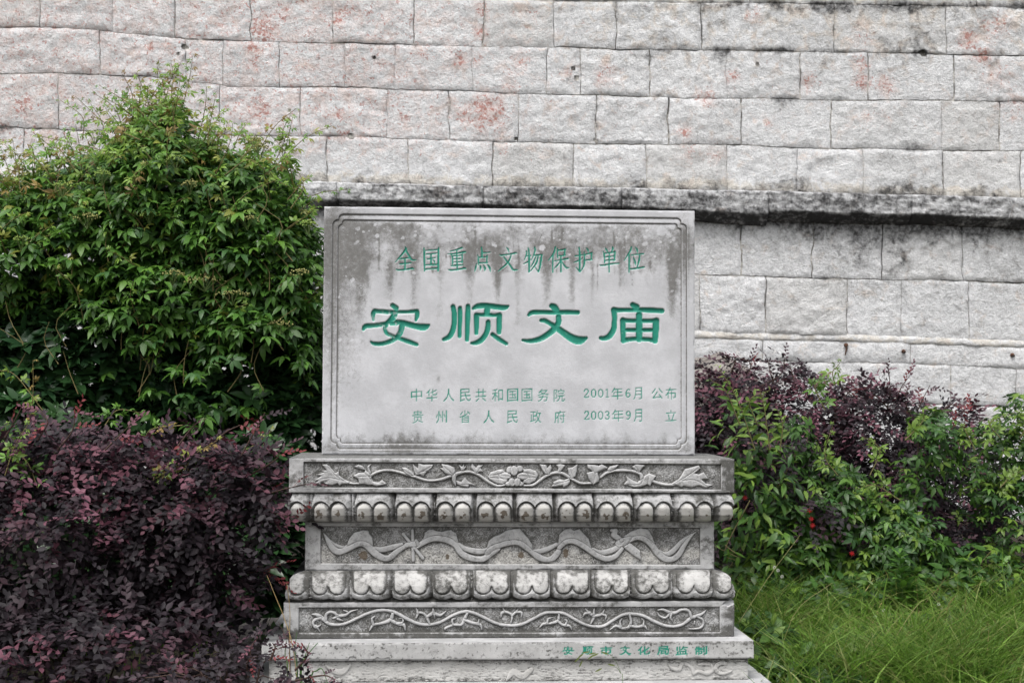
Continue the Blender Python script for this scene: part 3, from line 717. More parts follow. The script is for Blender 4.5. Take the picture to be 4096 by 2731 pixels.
def frieze(items, panel, seed, slope, floor_g, brown=(), warm=None, rough=.0022, H=.009):
    """panel: left, right, top(at x=1200), bottom, in photograph pixels; slope of its edges"""
    def f(px, py, X, Z):
        yy = py - slope * (px - 2048)
        s = np.maximum(np.maximum(panel[0] - px, px - panel[1]), np.maximum(panel[2] - yy, yy - panel[3]))
        inside = sstep(0, 2.2, -s)
        hr, lab, dm = layered(px, py, items, H)
        n = fbm(px / 5, py / 5, 3, seed); n1 = fbm(px / 60, py / 30, 4, seed + 1); n2 = fbm(px / 14, py / 14, 3, seed + 2)
        fl = -.010 + rough * 2 * (n - .5)
        h = inside * (fl * sstep(-1, 3, dm) + (-.009) * (1 - sstep(-1, 3, dm)) + hr)
        h += .0016 * (n2 - .5) + .0006 * (n - .5)
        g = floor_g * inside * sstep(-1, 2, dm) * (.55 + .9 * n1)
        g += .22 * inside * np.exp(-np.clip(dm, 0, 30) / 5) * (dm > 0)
        g += (.34 * n1 + .10 + .3 * (n2 - .5)) * (dm <= 0) * inside + (.32 + 1.2 * (n1 - .5) + .6 * (n2 - .5)) * (1 - inside)
        m = np.zeros(px.shape + (4,)); m[..., 0] = g
        if warm is not None:
            wv = warm(px, py) * inside * (dm > 0)
            m[..., 2] = wv; m[..., 0] -= .5 * wv
        for bx, by, brx, bry in brown:
            m[..., 3] = np.maximum(m[..., 3], 1.0 * np.exp(-((px - bx) / brx) ** 2 - ((py - by) / bry) ** 2) * (dm > 0))
        corner = sstep(2870, 2930, px + 30 * (n1 - .5)) * .5
        m[..., 0] = np.clip(m[..., 0] + corner, -.2, .95)
        return h, m, lab
    return f
SB = rect(1156, 2938, 1900, 1833.5, 1970, 0.0)
relief_block("flower_frieze_slab", SB, 0.0, 0.55, 2.3, frieze(FR1, (1213, 2886, 1851, 1954), 2, .0055, .62), .75, "carved_flower_vine")
WSET = 0.064
WB = rect(1220, 2857, 2180, 2085, 2279, WSET)
warm2 = lambda px, py: sstep(2165, 2215, py) * .45 * sstep(.3, .6, fbm(px / 80, py / 50, 3, 8) + .12)
relief_block("ribbon_frieze_block", WB, WSET, 0.55 - WSET, 2.4,
    frieze(FR2, (1281, 2802, 2106, 2257), 4, .0035, .66, ((1454,2221,20,20),(1790,2228,9,13),(2085,2221,14,14),(2264,2210,11,20)), warm2, .0026), .5, "carved_ribbon")
BB = rect(1134, 2938, 2480, 2406, 2550, 0.0)
def f_box2(px, py, X, Z):
    h, m, lab = frieze(FR3, (1193, 2880, 2427, 2530), 6, -.002, .62, rough=.0026)(px, py, X, Z)
    n = fbm(px / 40, py / 25, 3, 3)
    m[..., 0] = np.clip(m[..., 0] + .75 * sstep(2500, 2550, py + 50 * (n - .5)) , -.2, .95)
    # broken corner, top right
    d = sdf_poly(px, py, [(2886,2420),(2900,2405),(2945,2395),(2945,2412),(2925,2418),(2912,2424),(2900,2416)])
    h -= .012 * sstep(1, -3, d); m[..., 0] = np.where(d < 0, -.5, m[..., 0])
    return h, m, lab
relief_block("scroll_frieze_block", BB, 0.0, 0.55, 2.3, f_box2, .6, "carved_scroll")

# ---------------- plinth and base
PL = rect(1046, 3016, 2600, 2568, 2638, -0.10)
def plinth_text():
    W = []
    for key, src, cx in (('an', BIG_C, 245), ('shun', BIG_C, 505), ('wen', BIG_D, 1012)):
        q = src[key]; A = np.array([p for s in q for p in s])
        mx, my = (A[:, 0].min() + A[:, 0].max()) / 2, (A[:, 1].min() + A[:, 1].max()) / 2
        sc_x = 44 / (A[:, 0].max() - A[:, 0].min()); sc_y = 30 / (A[:, 1].max() - A[:, 1].min())
        W.append(('s', [[(2200 + cx/3.36 + (a-mx)*sc_x, 2560 + 135/3.36 + (b-my)*sc_y, c*sc_x*1.0 + 1.8) for a, b, c in s] for s in q], .0024))
    for ch, x in zip("市化局监制", (755, 1262, 1520, 1770, 2030)):
        W.append(('g', (ch, 2200 + x/3.36, 2560 + 135/3.36, 47, 33), .0024))
    return W
def f_plinth(px, py, X, Z):
    h, paint, lab = carve(px, py, plinth_text())
    n1 = fbm(px / 70, py / 30, 4, 7); n2 = fbm(px / 9, py / 9, 3, 8)
    g = .16 + .8 * (n1 - .5) + .4 * sstep(2580, 2568, py) + .35 * sstep(2700, 2950, px) * sstep(.55, .7, n2) + .5 * sstep(.66, .74, n2)
    h += .0012 * (n1 - .5) - .004 * sstep(2634, 2638, py + 10 * sstep(.62, .8, fbm(px / 30, py * 0, 2, 9)))
    m = np.zeros(px.shape + (4,)); m[..., 0] = np.clip(g, 0, .8); m[..., 1] = paint; m[..., 2] = .12
    return h, m, lab
relief_block("plinth_slab", PL, -0.10, 0.65, 2.4, f_plinth, .12, "carved_character")
BS = rect(1075, 2993, 2680, 2639, 2724, -0.075)
G0 = (2200, 2560, 3.36)
CL = [tr([(1590,310,16),(1640,370,52),(1740,385,52),(1760,330,46),(1800,300,46),(1880,340,46),(1920,390,56),(1930,440,50),(1990,410,46),(2100,440,54),(2180,400,54),(2170,330,46),(2100,305,56),(2000,320,30)], *G0),
      tr([(480,1190,76),(400,1180,76),(310,1230,86),(300,1310,86),(380,1380,66),(500,1370,56),(600,1330,30)], 2800, 2400, 4.737),
      tr([(340,490,10),(375,515,26),(415,520,28),(450,490,12)], 1000, 2220, 1.12), tr([(1150,560,10),(1180,520,30),(1220,540,30),(1260,510,20)], 1000, 2220, 1.12)]
def f_base(px, py, X, Z):
    hr, lab, dm = layered(px, py, CL, .007, True)
    n = fbm(px / 14, py / 5, 4, 10); n1 = fbm(px / 60, py / 40, 4, 11)
    h = hr + .006 * (n - .5) * sstep(-1, 3, dm)
    g = .10 + .7 * (n1 - .5) + .45 * sstep(2658, 2642, py) + .4 * sstep(2700, 2722, py + 20 * (n1 - .5)) + .25 * (n < .42)
    m = np.zeros(px.shape + (4,)); m[..., 0] = np.clip(g, 0, .8); m[..., 2] = .35
    return h, m, lab
relief_block("base_block", BS, -0.075, 0.63, 2.4, f_base, .2, "carved_cloud")
ST = (PL[0] - .06, PL[1] + .06, BS[2] - .215, BS[2])
def f_step(px, py, X, Z):
    n1 = fbm(X * 12, Z * 12, 4, 12); m = np.zeros(px.shape + (4,)); m[..., 0] = .15 + .5 * (n1 - .5); m[..., 2] = .2
    return .003 * (n1 - .5), m, None
relief_block("step_slab", ST, -0.20, 0.75, 8, f_step, .1)

# ---------------- lotus bands
def lotus(name, centers, corner, ztop, zbot, v0, v1, flip, W):
    xl, xr = WB[0], WB[1]; xc = (xl + xr) / 2; hw = (xr - xl) / 2
    nx, nt = 660, 60
    S, T = np.meshgrid(np.linspace(-1, 1, nx + 1), np.linspace(0, 1, nt + 1))    # T 0 top .. 1 bottom
    Z = ztop + (zbot - ztop) * T
    if not flip:
        env = np.interp(T, [0, .04, .25, .5, .75, .9, .97, 1], [.030, .056, .064, .067, .058, .040, .022, .003])
    else:
        env = np.interp(T, [0, .03, .10, .25, .45, .7, .85, .95, 1], [.001, .010, .034, .052, .066, .073, .070, .062, .058])
    X = xc + S * (hw + env)
    px, py = to_px(X, WSET - env, Z)
    v = v0 + (v1 - v0) * T
    h = np.zeros(px.shape); g = np.full(px.shape, .25); warm = np.zeros(px.shape); br = np.zeros(px.shape); lab = np.zeros(px.shape, int)
    n1 = fbm(px / 50, py / 40, 4, 3); n2 = fbm(px / 12, py / 12, 3, 5)
    allc = [(c, 37) for c in centers] + [(c, 0) for c in corner]
    dc = np.full(px.shape, BIG)
    vc = 2041 if not flip else 2338
    for i, (c, off) in enumerate(allc):
        off = off and 34; wd = 81 if off else 42
        near = np.abs(px - c) < wd
        dv = np.minimum(0, v - vc) if not flip else np.maximum(0, v - vc)
        rm = np.full(px.shape, BIG)
        for l in ((c - off, c + off) if off else (c,)):
            rm = np.minimum(rm, np.hypot(px - l, dv))
        side = np.abs(px - c)
        groove = sstep(wd - 13, wd - 2, side)
        if flip:   # the petal tip ends below: two round lobes
            tip = sstep(54, 64, rm) * (v > vc)
            groove = np.maximum(groove, tip)
        R0 = 36
        hood = .011 * (1 - np.clip((rm - R0) / 30, 0, 1) ** 2)
        bul = np.sqrt(np.clip(1 - (rm / (R0 - 1.5)) ** 2, 0, 1)) if not flip else np.sqrt(np.clip(1 - (rm / (R0 - 1.5)) ** 5, 0, 1))
        if flip:
            wv_ = sstep(vc - 30, vc + 6, v); rin = rm * wv_ + np.maximum(side - off, 0) * (1 - wv_)
            bul = np.sqrt(np.clip(1 - (rin / (R0 - 1.5)) ** 4, 0, 1)); rm = np.where(side < off, np.minimum(rm, np.maximum(rin, 0)), rm) if off else rm
        inner = -.016 + (.021 if not flip else .016) * bul + .011
        e = sstep(R0 + .5, R0 - 2, rm)
        hh = hood * (1 - e) + inner * e - .024 * groove
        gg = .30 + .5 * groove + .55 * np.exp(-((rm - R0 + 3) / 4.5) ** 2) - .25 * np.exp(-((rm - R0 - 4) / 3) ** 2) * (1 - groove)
        gg = gg * (1 - sstep(27, 20, rm)) + (-.15 + .9 * np.exp(-((px - c) / 13) ** 2) * sstep(2045, 2062, v) * (not flip) + (.25 if flip else 0)) * sstep(27, 20, rm)
        if flip: gg = gg + .10 * sstep(27, 18, rm) + .25 * (n2 - .4)
        h = np.where(near, hh, h); g = np.where(near, gg, g)
        warm = np.where(near, (.45 if not flip else .22) * sstep(31, 22, rm), warm)
        if not flip and off and i < 8:
            for l, sg in ((c - off, -1), (c + off, 1)):
                br = np.maximum(br, .95 * np.exp(-((px - l - 4 * sg) / 15) ** 2 - ((v - 2055 - 6 * (i % 2)) / 19) ** 2))
        elif not flip and off:
            for l in (c - off, c + off): br = np.maximum(br, .6 * np.exp(-((px - l) / 7) ** 2 - ((v - 2058) / 7) ** 2))
        br = np.where(near, br * (.25 + 1.1 * sstep(.38, .62, fbm(px / 11 + 3, py / 11, 3, 9))), br)
        lab = np.where(near & (groove < .5), i + 1, lab)
    if not flip: g += .45 * sstep(.86, .97, T) * (1 - sstep(29, 22, BIG if False else 0)) * 0 + .3 * sstep(.35, 0, T) * (n1 - .2)
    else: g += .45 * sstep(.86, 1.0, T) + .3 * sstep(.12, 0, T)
    g += .16 + .9 * (n1 - .5) + .5 * (n2 - .5)
    fade = np.interp(T, [0, .05, .93, 1], [.2, 1, 1, 0] if not flip else [0, 1, 1, .4])
    d = env + (h - .004) * fade + .0012 * (n2 - .5)
    d = np.maximum(d, .0012)
    X = xc + S * (hw + d); Y = WSET - d
    Vg = np.stack([X, Y, Z], -1)
    du = np.gradient(Vg, axis=1); dt = np.gradient(Vg, axis=0)
    Nn = np.cross(dt, du); Nn /= np.linalg.norm(Nn, axis=-1)[..., None] + 1e-12
    Nn *= np.where(Nn[..., 1:2] > 0, -1, 1)
    m = np.stack([np.clip(g, -.2, .95), np.zeros_like(g), warm, br], -1)
    idx = np.arange((nx + 1) * (nt + 1)).reshape(nt + 1, nx + 1)
    F = np.stack([idx[:-1, :-1], idx[1:, :-1], idx[1:, 1:], idx[:-1, 1:]], -1).reshape(-1, 4)
    fl = np.maximum(lab[:-1, :-1], lab[1:, 1:]).reshape(-1)
    V = Vg.reshape(-1, 3); Nn = Nn.reshape(-1, 3); m = m.reshape(-1, 4)
    root = None
    D = 0.55 - 2 * WSET          # depth of the waist
    for k in range(0, len(allc) + 1):
        f = F[fl == k]
        if len(f) == 0: continue
        u, inv = np.unique(f, return_inverse=True); f = inv.reshape(f.shape)
        vv, nn, mm = V[u], Nn[u], m[u]
        if k == 0:
            # plain sides and back following the same profile, mitred at the corners
            prof = d[:, 0]; prr = d[:, -1]; z = Z[:, 0]
            rings = []
            for j in range(nt + 1):
                rings.append([(xc - hw - prof[j], WSET - prof[j], z[j]), (xc - hw - prof[j], WSET + D + prof[j], z[j]),
                              (xc + hw + prr[j], WSET + D + prr[j], z[j]), (xc + hw + prr[j], WSET - prr[j], z[j])])
            R = np.array(rings).reshape(-1, 3); b0 = len(vv); ff = []
            for j in range(nt):
                for q in range(3): ff.append((b0 + j*4 + q, b0 + (j+1)*4 + q, b0 + (j+1)*4 + q + 1, b0 + j*4 + q + 1))
            # caps
            ff.append(tuple(b0 + q for q in range(4))); ff.append(tuple(b0 + nt*4 + q for q in (3, 2, 1, 0)))
            f = np.concatenate([f, np.array(ff)])
            vv = np.concatenate([vv, R]); nr = R - np.array([xc, WSET + D / 2, 0]); nr[:, 2] = 0
            nr = np.where(np.abs(nr[:, :1]) > hw * .9, nr * (1, .1, 0), nr); nr /= np.linalg.norm(nr, axis=1)[:, None]
            nn = np.concatenate([nn, nr]); mm = np.concatenate([mm, np.tile([.4, 0, 0, 0], (len(R), 1))])
            root = link(name, new_mesh(name, vv, f, M_CARVED, True, mm, nn), mon)
        else:
            link("lotus_petal", new_mesh("lotus_petal", vv, f, M_CARVED, True, mm, nn), root)
lotus("upper_lotus_band", [1322,1492,1653,1816,1978,2139,2301,2458,2616,2779], [1193, 2900], SB[2], WB[3], 1971, 2087, False, WB)
lotus("lower_lotus_band", [1314,1479,1642,1804,1967,2128,2289,2447,2610,2775], [1190, 2893], WB[2], BB[3], 2279, 2405, True, WB)
# ------------------------------------------------------------------ ground
WY = 9.0
def ground_z(x, y):
    return np.interp(y, [-60, 5.3, 5.7, 7.6, 8.9, 60], [-.05, -.02, .02, .38, .52, .7]) + .03 * (vnoise(np.asarray(x) * 1.3 + 40, np.asarray(y) * 1.3 + 70, 2) - .5)
gx = np.concatenate([np.linspace(-90, -5, 12), np.linspace(-4.6, 4.6, 70), np.linspace(5, 90, 12)])
gy = np.concatenate([np.linspace(-90, 2, 14), np.linspace(2.4, 9.6, 60), np.linspace(10, 120, 12)])
GX, GY = np.meshgrid(gx, gy)
GZ = ground_z(GX, GY)
ii = np.arange(GX.size).reshape(GX.shape)
gf = np.stack([ii[:-1, :-1], ii[:-1, 1:], ii[1:, 1:], ii[1:, :-1]], -1).reshape(-1, 4)
g_ = link("ground", new_mesh("ground", np.stack([GX, GY, GZ], -1).reshape(-1, 3), gf, M_SOIL), kind='structure')

# ------------------------------------------------------------------ the old stone wall
XS = np.array([-700, 0, 500, 1100, 1900, 2700, 3300, 4096, 4900.])
def ln(*p):
    p = np.array(p, float)
    s0 = .012 if p[0, 0] > 1000 else .02
    def f(x):
        x = np.asarray(x, float)
        y = np.interp(x, p[:, 0], p[:, 1])
        y = np.where(x < p[0, 0], p[0, 1] + (x - p[0, 0]) * .02, y)
        return np.where(x > p[-1, 0], p[-1, 1] + (x - p[-1, 0]) * .02, y)
    return f
LN = [ln((0,-520),(4096,-440)), ln((0,-300),(4096,-220)), ln((0,-92),(1500,-22),(2220,6),(2900,10),(3600,22),(4096,32)),
      ln((0,113),(270,112),(450,128),(600,142),(774,160),(1006,165),(1333,174),(1630,180),(1900,188),(2200,190),(2460,198),(2900,200),(3300,210),(3700,216),(4096,225)),
      ln((0,298),(230,295),(410,300),(640,312),(900,345),(1140,352),(1400,350),(1580,358),(1890,366),(2080,375),(2350,382),(2700,392),(2950,393),(3300,402),(3700,400),(4096,405)),
      ln((0,508),(280,520),(600,530),(870,540),(1130,545),(1480,547),(1600,556),(1850,565),(2070,568),(2290,575),(2700,577),(2950,580),(3200,592),(3700,602),(4096,603)),
      ln((0,705),(1130,727),(1300,732),(1900,748),(2600,758),(3060,768),(3600,783),(4096,795)),
      ln((0,790),(1300,822),(2000,845),(2700,856),(3060,868),(3600,882),(4096,905)),
      ln((0,1040),(1400,1070),(2780,1098),(3060,1106),(3300,1114),(3700,1120),(4096,1132)),
      ln((0,1275),(2780,1328),(3060,1338),(3500,1345),(4096,1368)),
      ln((0,1390),(2780,1436),(3100,1443),(3600,1452),(4096,1475)),
      ln((0,1550),(2780,1588),(4096,1625)), ln((0,1730),(4096,1800)), ln((0,1920),(4096,1985)), ln((0,2120),(4096,2190)), ln((0,2330),(4096,2400))]
LN.append(lambda x, f=LN[9]: f(x) + 21)
J = {0: [-560,-180,240,700,1130,1500,1980,2400,2860,3300,3760,4180,4560],
     1: [-620,-300,120,560,900,1340,1700,2210,2560,3000,3420,3900,4300,4700],
     2: [-500,-120,162,452,702,1003,1333,1655,1935,2215,2464,2803,3336,3785,4150,4520],
     3: [-420,-60,399,743,892,1118,1380,1578,1890,2187,2320,2598,2907,3200,3472,3815,4130,4480],
     4: [-560,-210,235,560,880,1200,1548,1797,2073,2384,2672,2963,3325,3765,3995,4330,4640],
     5: [-480,-190,95,400,700,1005,1309,1633,1969,2293,2585,2908,3187,3450,3773,4080,4420],
     7: [-520,-90,330,760,1180,1600,2050,2500,2964,3250,3529,3848,4260,4600],
     8: [-600,-260,120,500,930,1290,1640,2010,2420,2802,3060,3388,3603,3875,4230,4560],
     9: [-500,-40,420,900,1350,1820,2300,2700,3047,3640,4150,4600],
     10: [-560,-130,300,700,1120,1500,1930,2380,2760,3220,3538,3800,4060,4400],
     11: [-420,60,560,1010,2400,2850,3290,3700,4120,4500],
     12: [-500,-60,420,900,2600,3060,3480,3900,4350],
     13: [-420,60,560,1010,2400,2850,3290,3700,4120,4500],
     14: [-500,-60,420,900,2600,3060,3480,3900,4350]}
RED = [(1060,120,90,.9),(1120,50,60,.8),(1010,190,60,.8),(1020,250,50,.8),(1040,440,75,.9),(270,150,45,.6),(90,420,90,.7),(600,190,50,.7),(930,420,60,.6),(150,60,90,.5),(1390,50,50,.7),(1350,80,50,.8),(1470,50,50,.7),(1500,150,40,.6),
 (1930,40,40,.9),(1920,130,45,.9),(1900,250,50,.6),(1840,240,50,.8),(1690,220,40,.7),(2090,240,60,.7),(1860,460,50,.9),(1950,450,110,.9),(1930,520,80,.6),(1360,460,45,.9),(1370,530,40,.8),(1620,470,40,.7),(2270,290,30,.7),(2140,60,40,.6),(2420,300,60,.7),(2015,610,35,.7),(2040,330,90,.5),
 (2830,390,50,.8),(2930,310,40,.8),(3010,60,50,.7),(3230,330,50,.7),(3445,250,45,.8),(3450,330,45,.9),(3540,340,50,.8),(3440,150,70,.5),(3870,170,60,.9),(3930,220,50,1.0),(3980,110,90,.6),(2740,535,40,.8),(3072,495,20,.9),(4060,420,90,.5),(3990,310,100,.5),(2850,620,60,.5),(2760,600,60,.5),(3500,470,90,.35),(250,330,120,.5),(540,600,150,.3),(1700,80,80,.4)]
DRK = [(2100,195,350,14,.5),(1500,180,200,10,.3),(2590,30,120,25,.7),(2900,20,250,18,.7),(3300,30,220,25,.5),(3600,25,120,22,.8),(4000,25,200,18,.8),(3690,210,45,18,.9),(3170,205,160,14,.6),(3120,395,90,20,.7),(2890,210,40,22,.9),(2600,220,60,25,.6),(3130,440,60,60,.5),(3640,590,80,30,.7),(3640,640,60,40,.4),
 (370,80,30,22,.6),(600,300,40,10,.8),(2760,560,80,30,.3),(1410,110,50,50,.25),(3690,150,160,70,.25),(3420,30,260,30,.3),(2500,130,120,90,.25),(2700,130,160,90,.2),(2300,560,200,14,.3),(900,540,70,14,.5),(20,510,60,12,.6),(60,535,60,16,.4)]
def wall_mask(px, py):
    n = fbm(px / 80, py / 80, 4, 2); ns = fbm(px / 26, py / 26, 3, 3)
    red = .36 * sstep(2700, 1300, px) * sstep(720, 520, py) + .10 * sstep(720, 600, py)
    for cx, cy, r, a in RED: red = np.maximum(red, a * np.exp(-((px - cx) / r) ** 2 - ((py - cy) / r) ** 2))
    t4, t7 = LN[6](px), LN[7](px)
    dk = .09 + .85 * (n - .48) + .40 * (ns - .5)
    for cx, cy, rx, ry, a in DRK: dk = dk + .72 * a * np.exp(-((px - cx) / rx) ** 2 - ((py - cy) / ry) ** 2)
    dk = dk + .30 * sstep(2300, 3000, px) * sstep(420, 150, py) * ns
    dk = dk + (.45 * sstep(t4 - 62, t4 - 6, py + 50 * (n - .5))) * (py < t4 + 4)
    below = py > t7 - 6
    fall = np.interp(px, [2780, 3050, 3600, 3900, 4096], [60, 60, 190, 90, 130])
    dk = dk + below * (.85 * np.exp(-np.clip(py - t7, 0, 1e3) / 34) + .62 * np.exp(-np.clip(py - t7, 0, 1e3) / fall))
    dk = dk + .12 * sstep(1290, 1325, py) * (py < 1350)
    wa = .15 + .3 * sstep(420, 0, py) * sstep(1800, 2600, px) + .55 * sstep(t4 - 60, t4 - 20, py) * (py < t4)
    wa = wa + .2 * (ns - .5)
    dk = np.where((py > 1325) , dk * .6, dk)
    return np.stack([np.clip(dk, -.1, .9), red, np.clip(wa, 0, 1), 0 * red], -1)
wall = thing("stone_wall", "weathered whitewashed wall of rough stone blocks with a projecting dark ledge behind the monument", "wall", (0, WY, 0))
def wpt(px, py, off=0.0):
    """point on the wall plane seen at that place of the photograph, then pushed off the wall by off metres"""
    P = at_depth(px, py, WY); P = P.copy(); P[..., 1] = -off; return P
def joint_x(r, k, py):      # a joint shared by both neighbours wanders the same way
    return J[r][k] + 7 * (fbm(np.asarray(py) / 60.0, np.full(np.shape(py), r * 3.7 + k * 1.9), 3, 6) - .5) * 2
def line_y(i, px):
    return LN[i](px) + 7 * (fbm(np.asarray(px) / 120.0, np.full(np.shape(px), i * 5.3), 2, 8) - .5) + 5 * (fbm(np.asarray(px) / 18.0, np.full(np.shape(px), i * 5.3 + 2), 3, 9) - .5)
HOLES = [(738,190,10),(715,217,6),(1498,232,6),(2294,274,7),(2307,313,9),(3029,261,6),(3690,213,12),(2065,557,6),(2385,566,6),(1404,543,9)]
def stone(r, k, top, bot, depth=.10, prou=None):
    xa, xb = J[r][k], J[r][k + 1]
    gap = .5
    u = np.linspace(0, 1, max(9, int((xb - xa) / 9.5))); yc = (LN[top]((xa + xb) / 2) + LN[bot]((xa + xb) / 2)) / 2
    hgt = LN[bot]((xa + xb) / 2) - LN[top]((xa + xb) / 2)
    v = np.linspace(0, 1, max(6, int(hgt / 9.5)))
    for hx, hy, hr in HOLES:
        if xa < hx < xb and LN[top](hx) < hy < LN[bot](hx):
            for q in (-1.6, -1, -.9, 0, .9, 1, 1.6):
                u = np.append(u, (hx + q * hr - xa) / (xb - xa)); v = np.append(v, (hy + q * hr - LN[top](hx)) / (LN[bot](hx) - LN[top](hx)))
    u = np.unique(np.clip(u, 0, 1)); v = np.unique(np.clip(v, 0, 1))
    U, V = np.meshgrid(u, v)
    y_guess = LN[top](xa + U * (xb - xa)) * (1 - V) + LN[bot](xa + U * (xb - xa)) * V
    rg = np.random.default_rng(r * 31 + k * 7); e4 = rg.uniform(0, 2.2, 4) ** 1.4
    XL = joint_x(r, k, y_guess) + gap + e4[0]; XR = joint_x(r, k + 1, y_guess) - gap - e4[1]
    px = XL * (1 - U) + XR * U
    py = (line_y(top, px) + gap + e4[2]) * (1 - V) + (line_y(bot, px) - gap - e4[3]) * V
    py = py + (V * (1 - V) * 0) + 3.5 * (fbm(px / 24, py / 24, 3, 15) - .5); px = px + 3.5 * (fbm(px / 22 + 7, py / 22, 3, 11) - .5)
    # rounded, chipped corners
    ex = np.minimum(px - XL, XR - px); ey = np.minimum(V, 1 - V) * hgt
    P = wpt(px, py)
    rr = np.random.default_rng(r * 97 + k)
    base = (rr.uniform(.002, .014) if prou is None else prou)
    tilt = rr.uniform(-.006, .006, 2)
    n = fbm(px / 62, py / 50, 5, 1, .55); nb = fbm(px / 170, py / 150, 3, 4)
    nr = 1 - np.abs(2 * fbm(px / 95 + py / 260, py / 60, 3, 10) - 1)
    off = base + .009 * (fbm(px / 20, py / 17, 3, 7) - .5) + .017 * (n - .5) + .012 * (nb - .5) + .011 * (nr - .7) + tilt[0] * (U - .5) + tilt[1] * (V - .5)
    e = np.minimum(ex, ey)
    rim = 4 + 12 * fbm(px / 40, py / 40, 3, 12)
    smear = sstep(.40, .50, fbm(px / 75, py / 75, 4, 13))         # mortar and whitewash smeared over the joint
    near_ = np.exp(-(e / 9) ** 2)
    off = off * (1 - near_ * smear) + .004 * near_ * smear
    off = np.maximum(off, .004) - (.007 * (1 - smear)) * np.clip(1 - e / rim, 0, 1) ** 2
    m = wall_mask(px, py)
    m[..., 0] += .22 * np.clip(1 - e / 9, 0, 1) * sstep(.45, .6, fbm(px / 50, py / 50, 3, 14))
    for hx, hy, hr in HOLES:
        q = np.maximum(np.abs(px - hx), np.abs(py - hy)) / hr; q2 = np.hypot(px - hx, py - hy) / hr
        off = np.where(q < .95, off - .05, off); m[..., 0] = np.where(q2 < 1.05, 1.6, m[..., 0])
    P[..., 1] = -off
    nu, nv = U.shape[1], U.shape[0]
    idx = np.arange(nu * nv).reshape(nv, nu)
    F = np.stack([idx[:-1, :-1], idx[1:, :-1], idx[1:, 1:], idx[:-1, 1:]], -1).reshape(-1, 4)
    ring = np.concatenate([idx[0, :], idx[1:, -1], idx[-1, -2::-1], idx[-2:0:-1, 0]])
    V3 = P.reshape(-1, 3); bk = V3[ring].copy(); bk[:, 1] = depth
    n0 = len(V3); mm_ = len(ring); i = np.arange(mm_); j = (i + 1) % mm_
    F2 = np.stack([n0 + mm_ + i, n0 + mm_ + j, n0 + j, n0 + i], 1)       # the returns keep their own sharp edge
    M = np.concatenate([m.reshape(-1, 4), m.reshape(-1, 4)[ring], m.reshape(-1, 4)[ring]])
    return new_mesh("stone", np.concatenate([V3, bk, V3[ring]]), np.concatenate([F, F2]), M_WALL, True, M)
for r in J:
    J[r] = ([-700] if J[r][0] > -600 else []) + J[r] + ([4900] if J[r][-1] < 4800 else [])
    for a_, b_ in zip(J[r][:-1], J[r][1:]):
        if b_ - a_ > 1000: J[r] = sorted(J[r] + [int(a_ + (b_ - a_) * .33), int(a_ + (b_ - a_) * .66)])
    for k in range(len(J[r]) - 1):
        link("stone", stone(r, k, 16 if r == 9 else r, r + 1), wall)
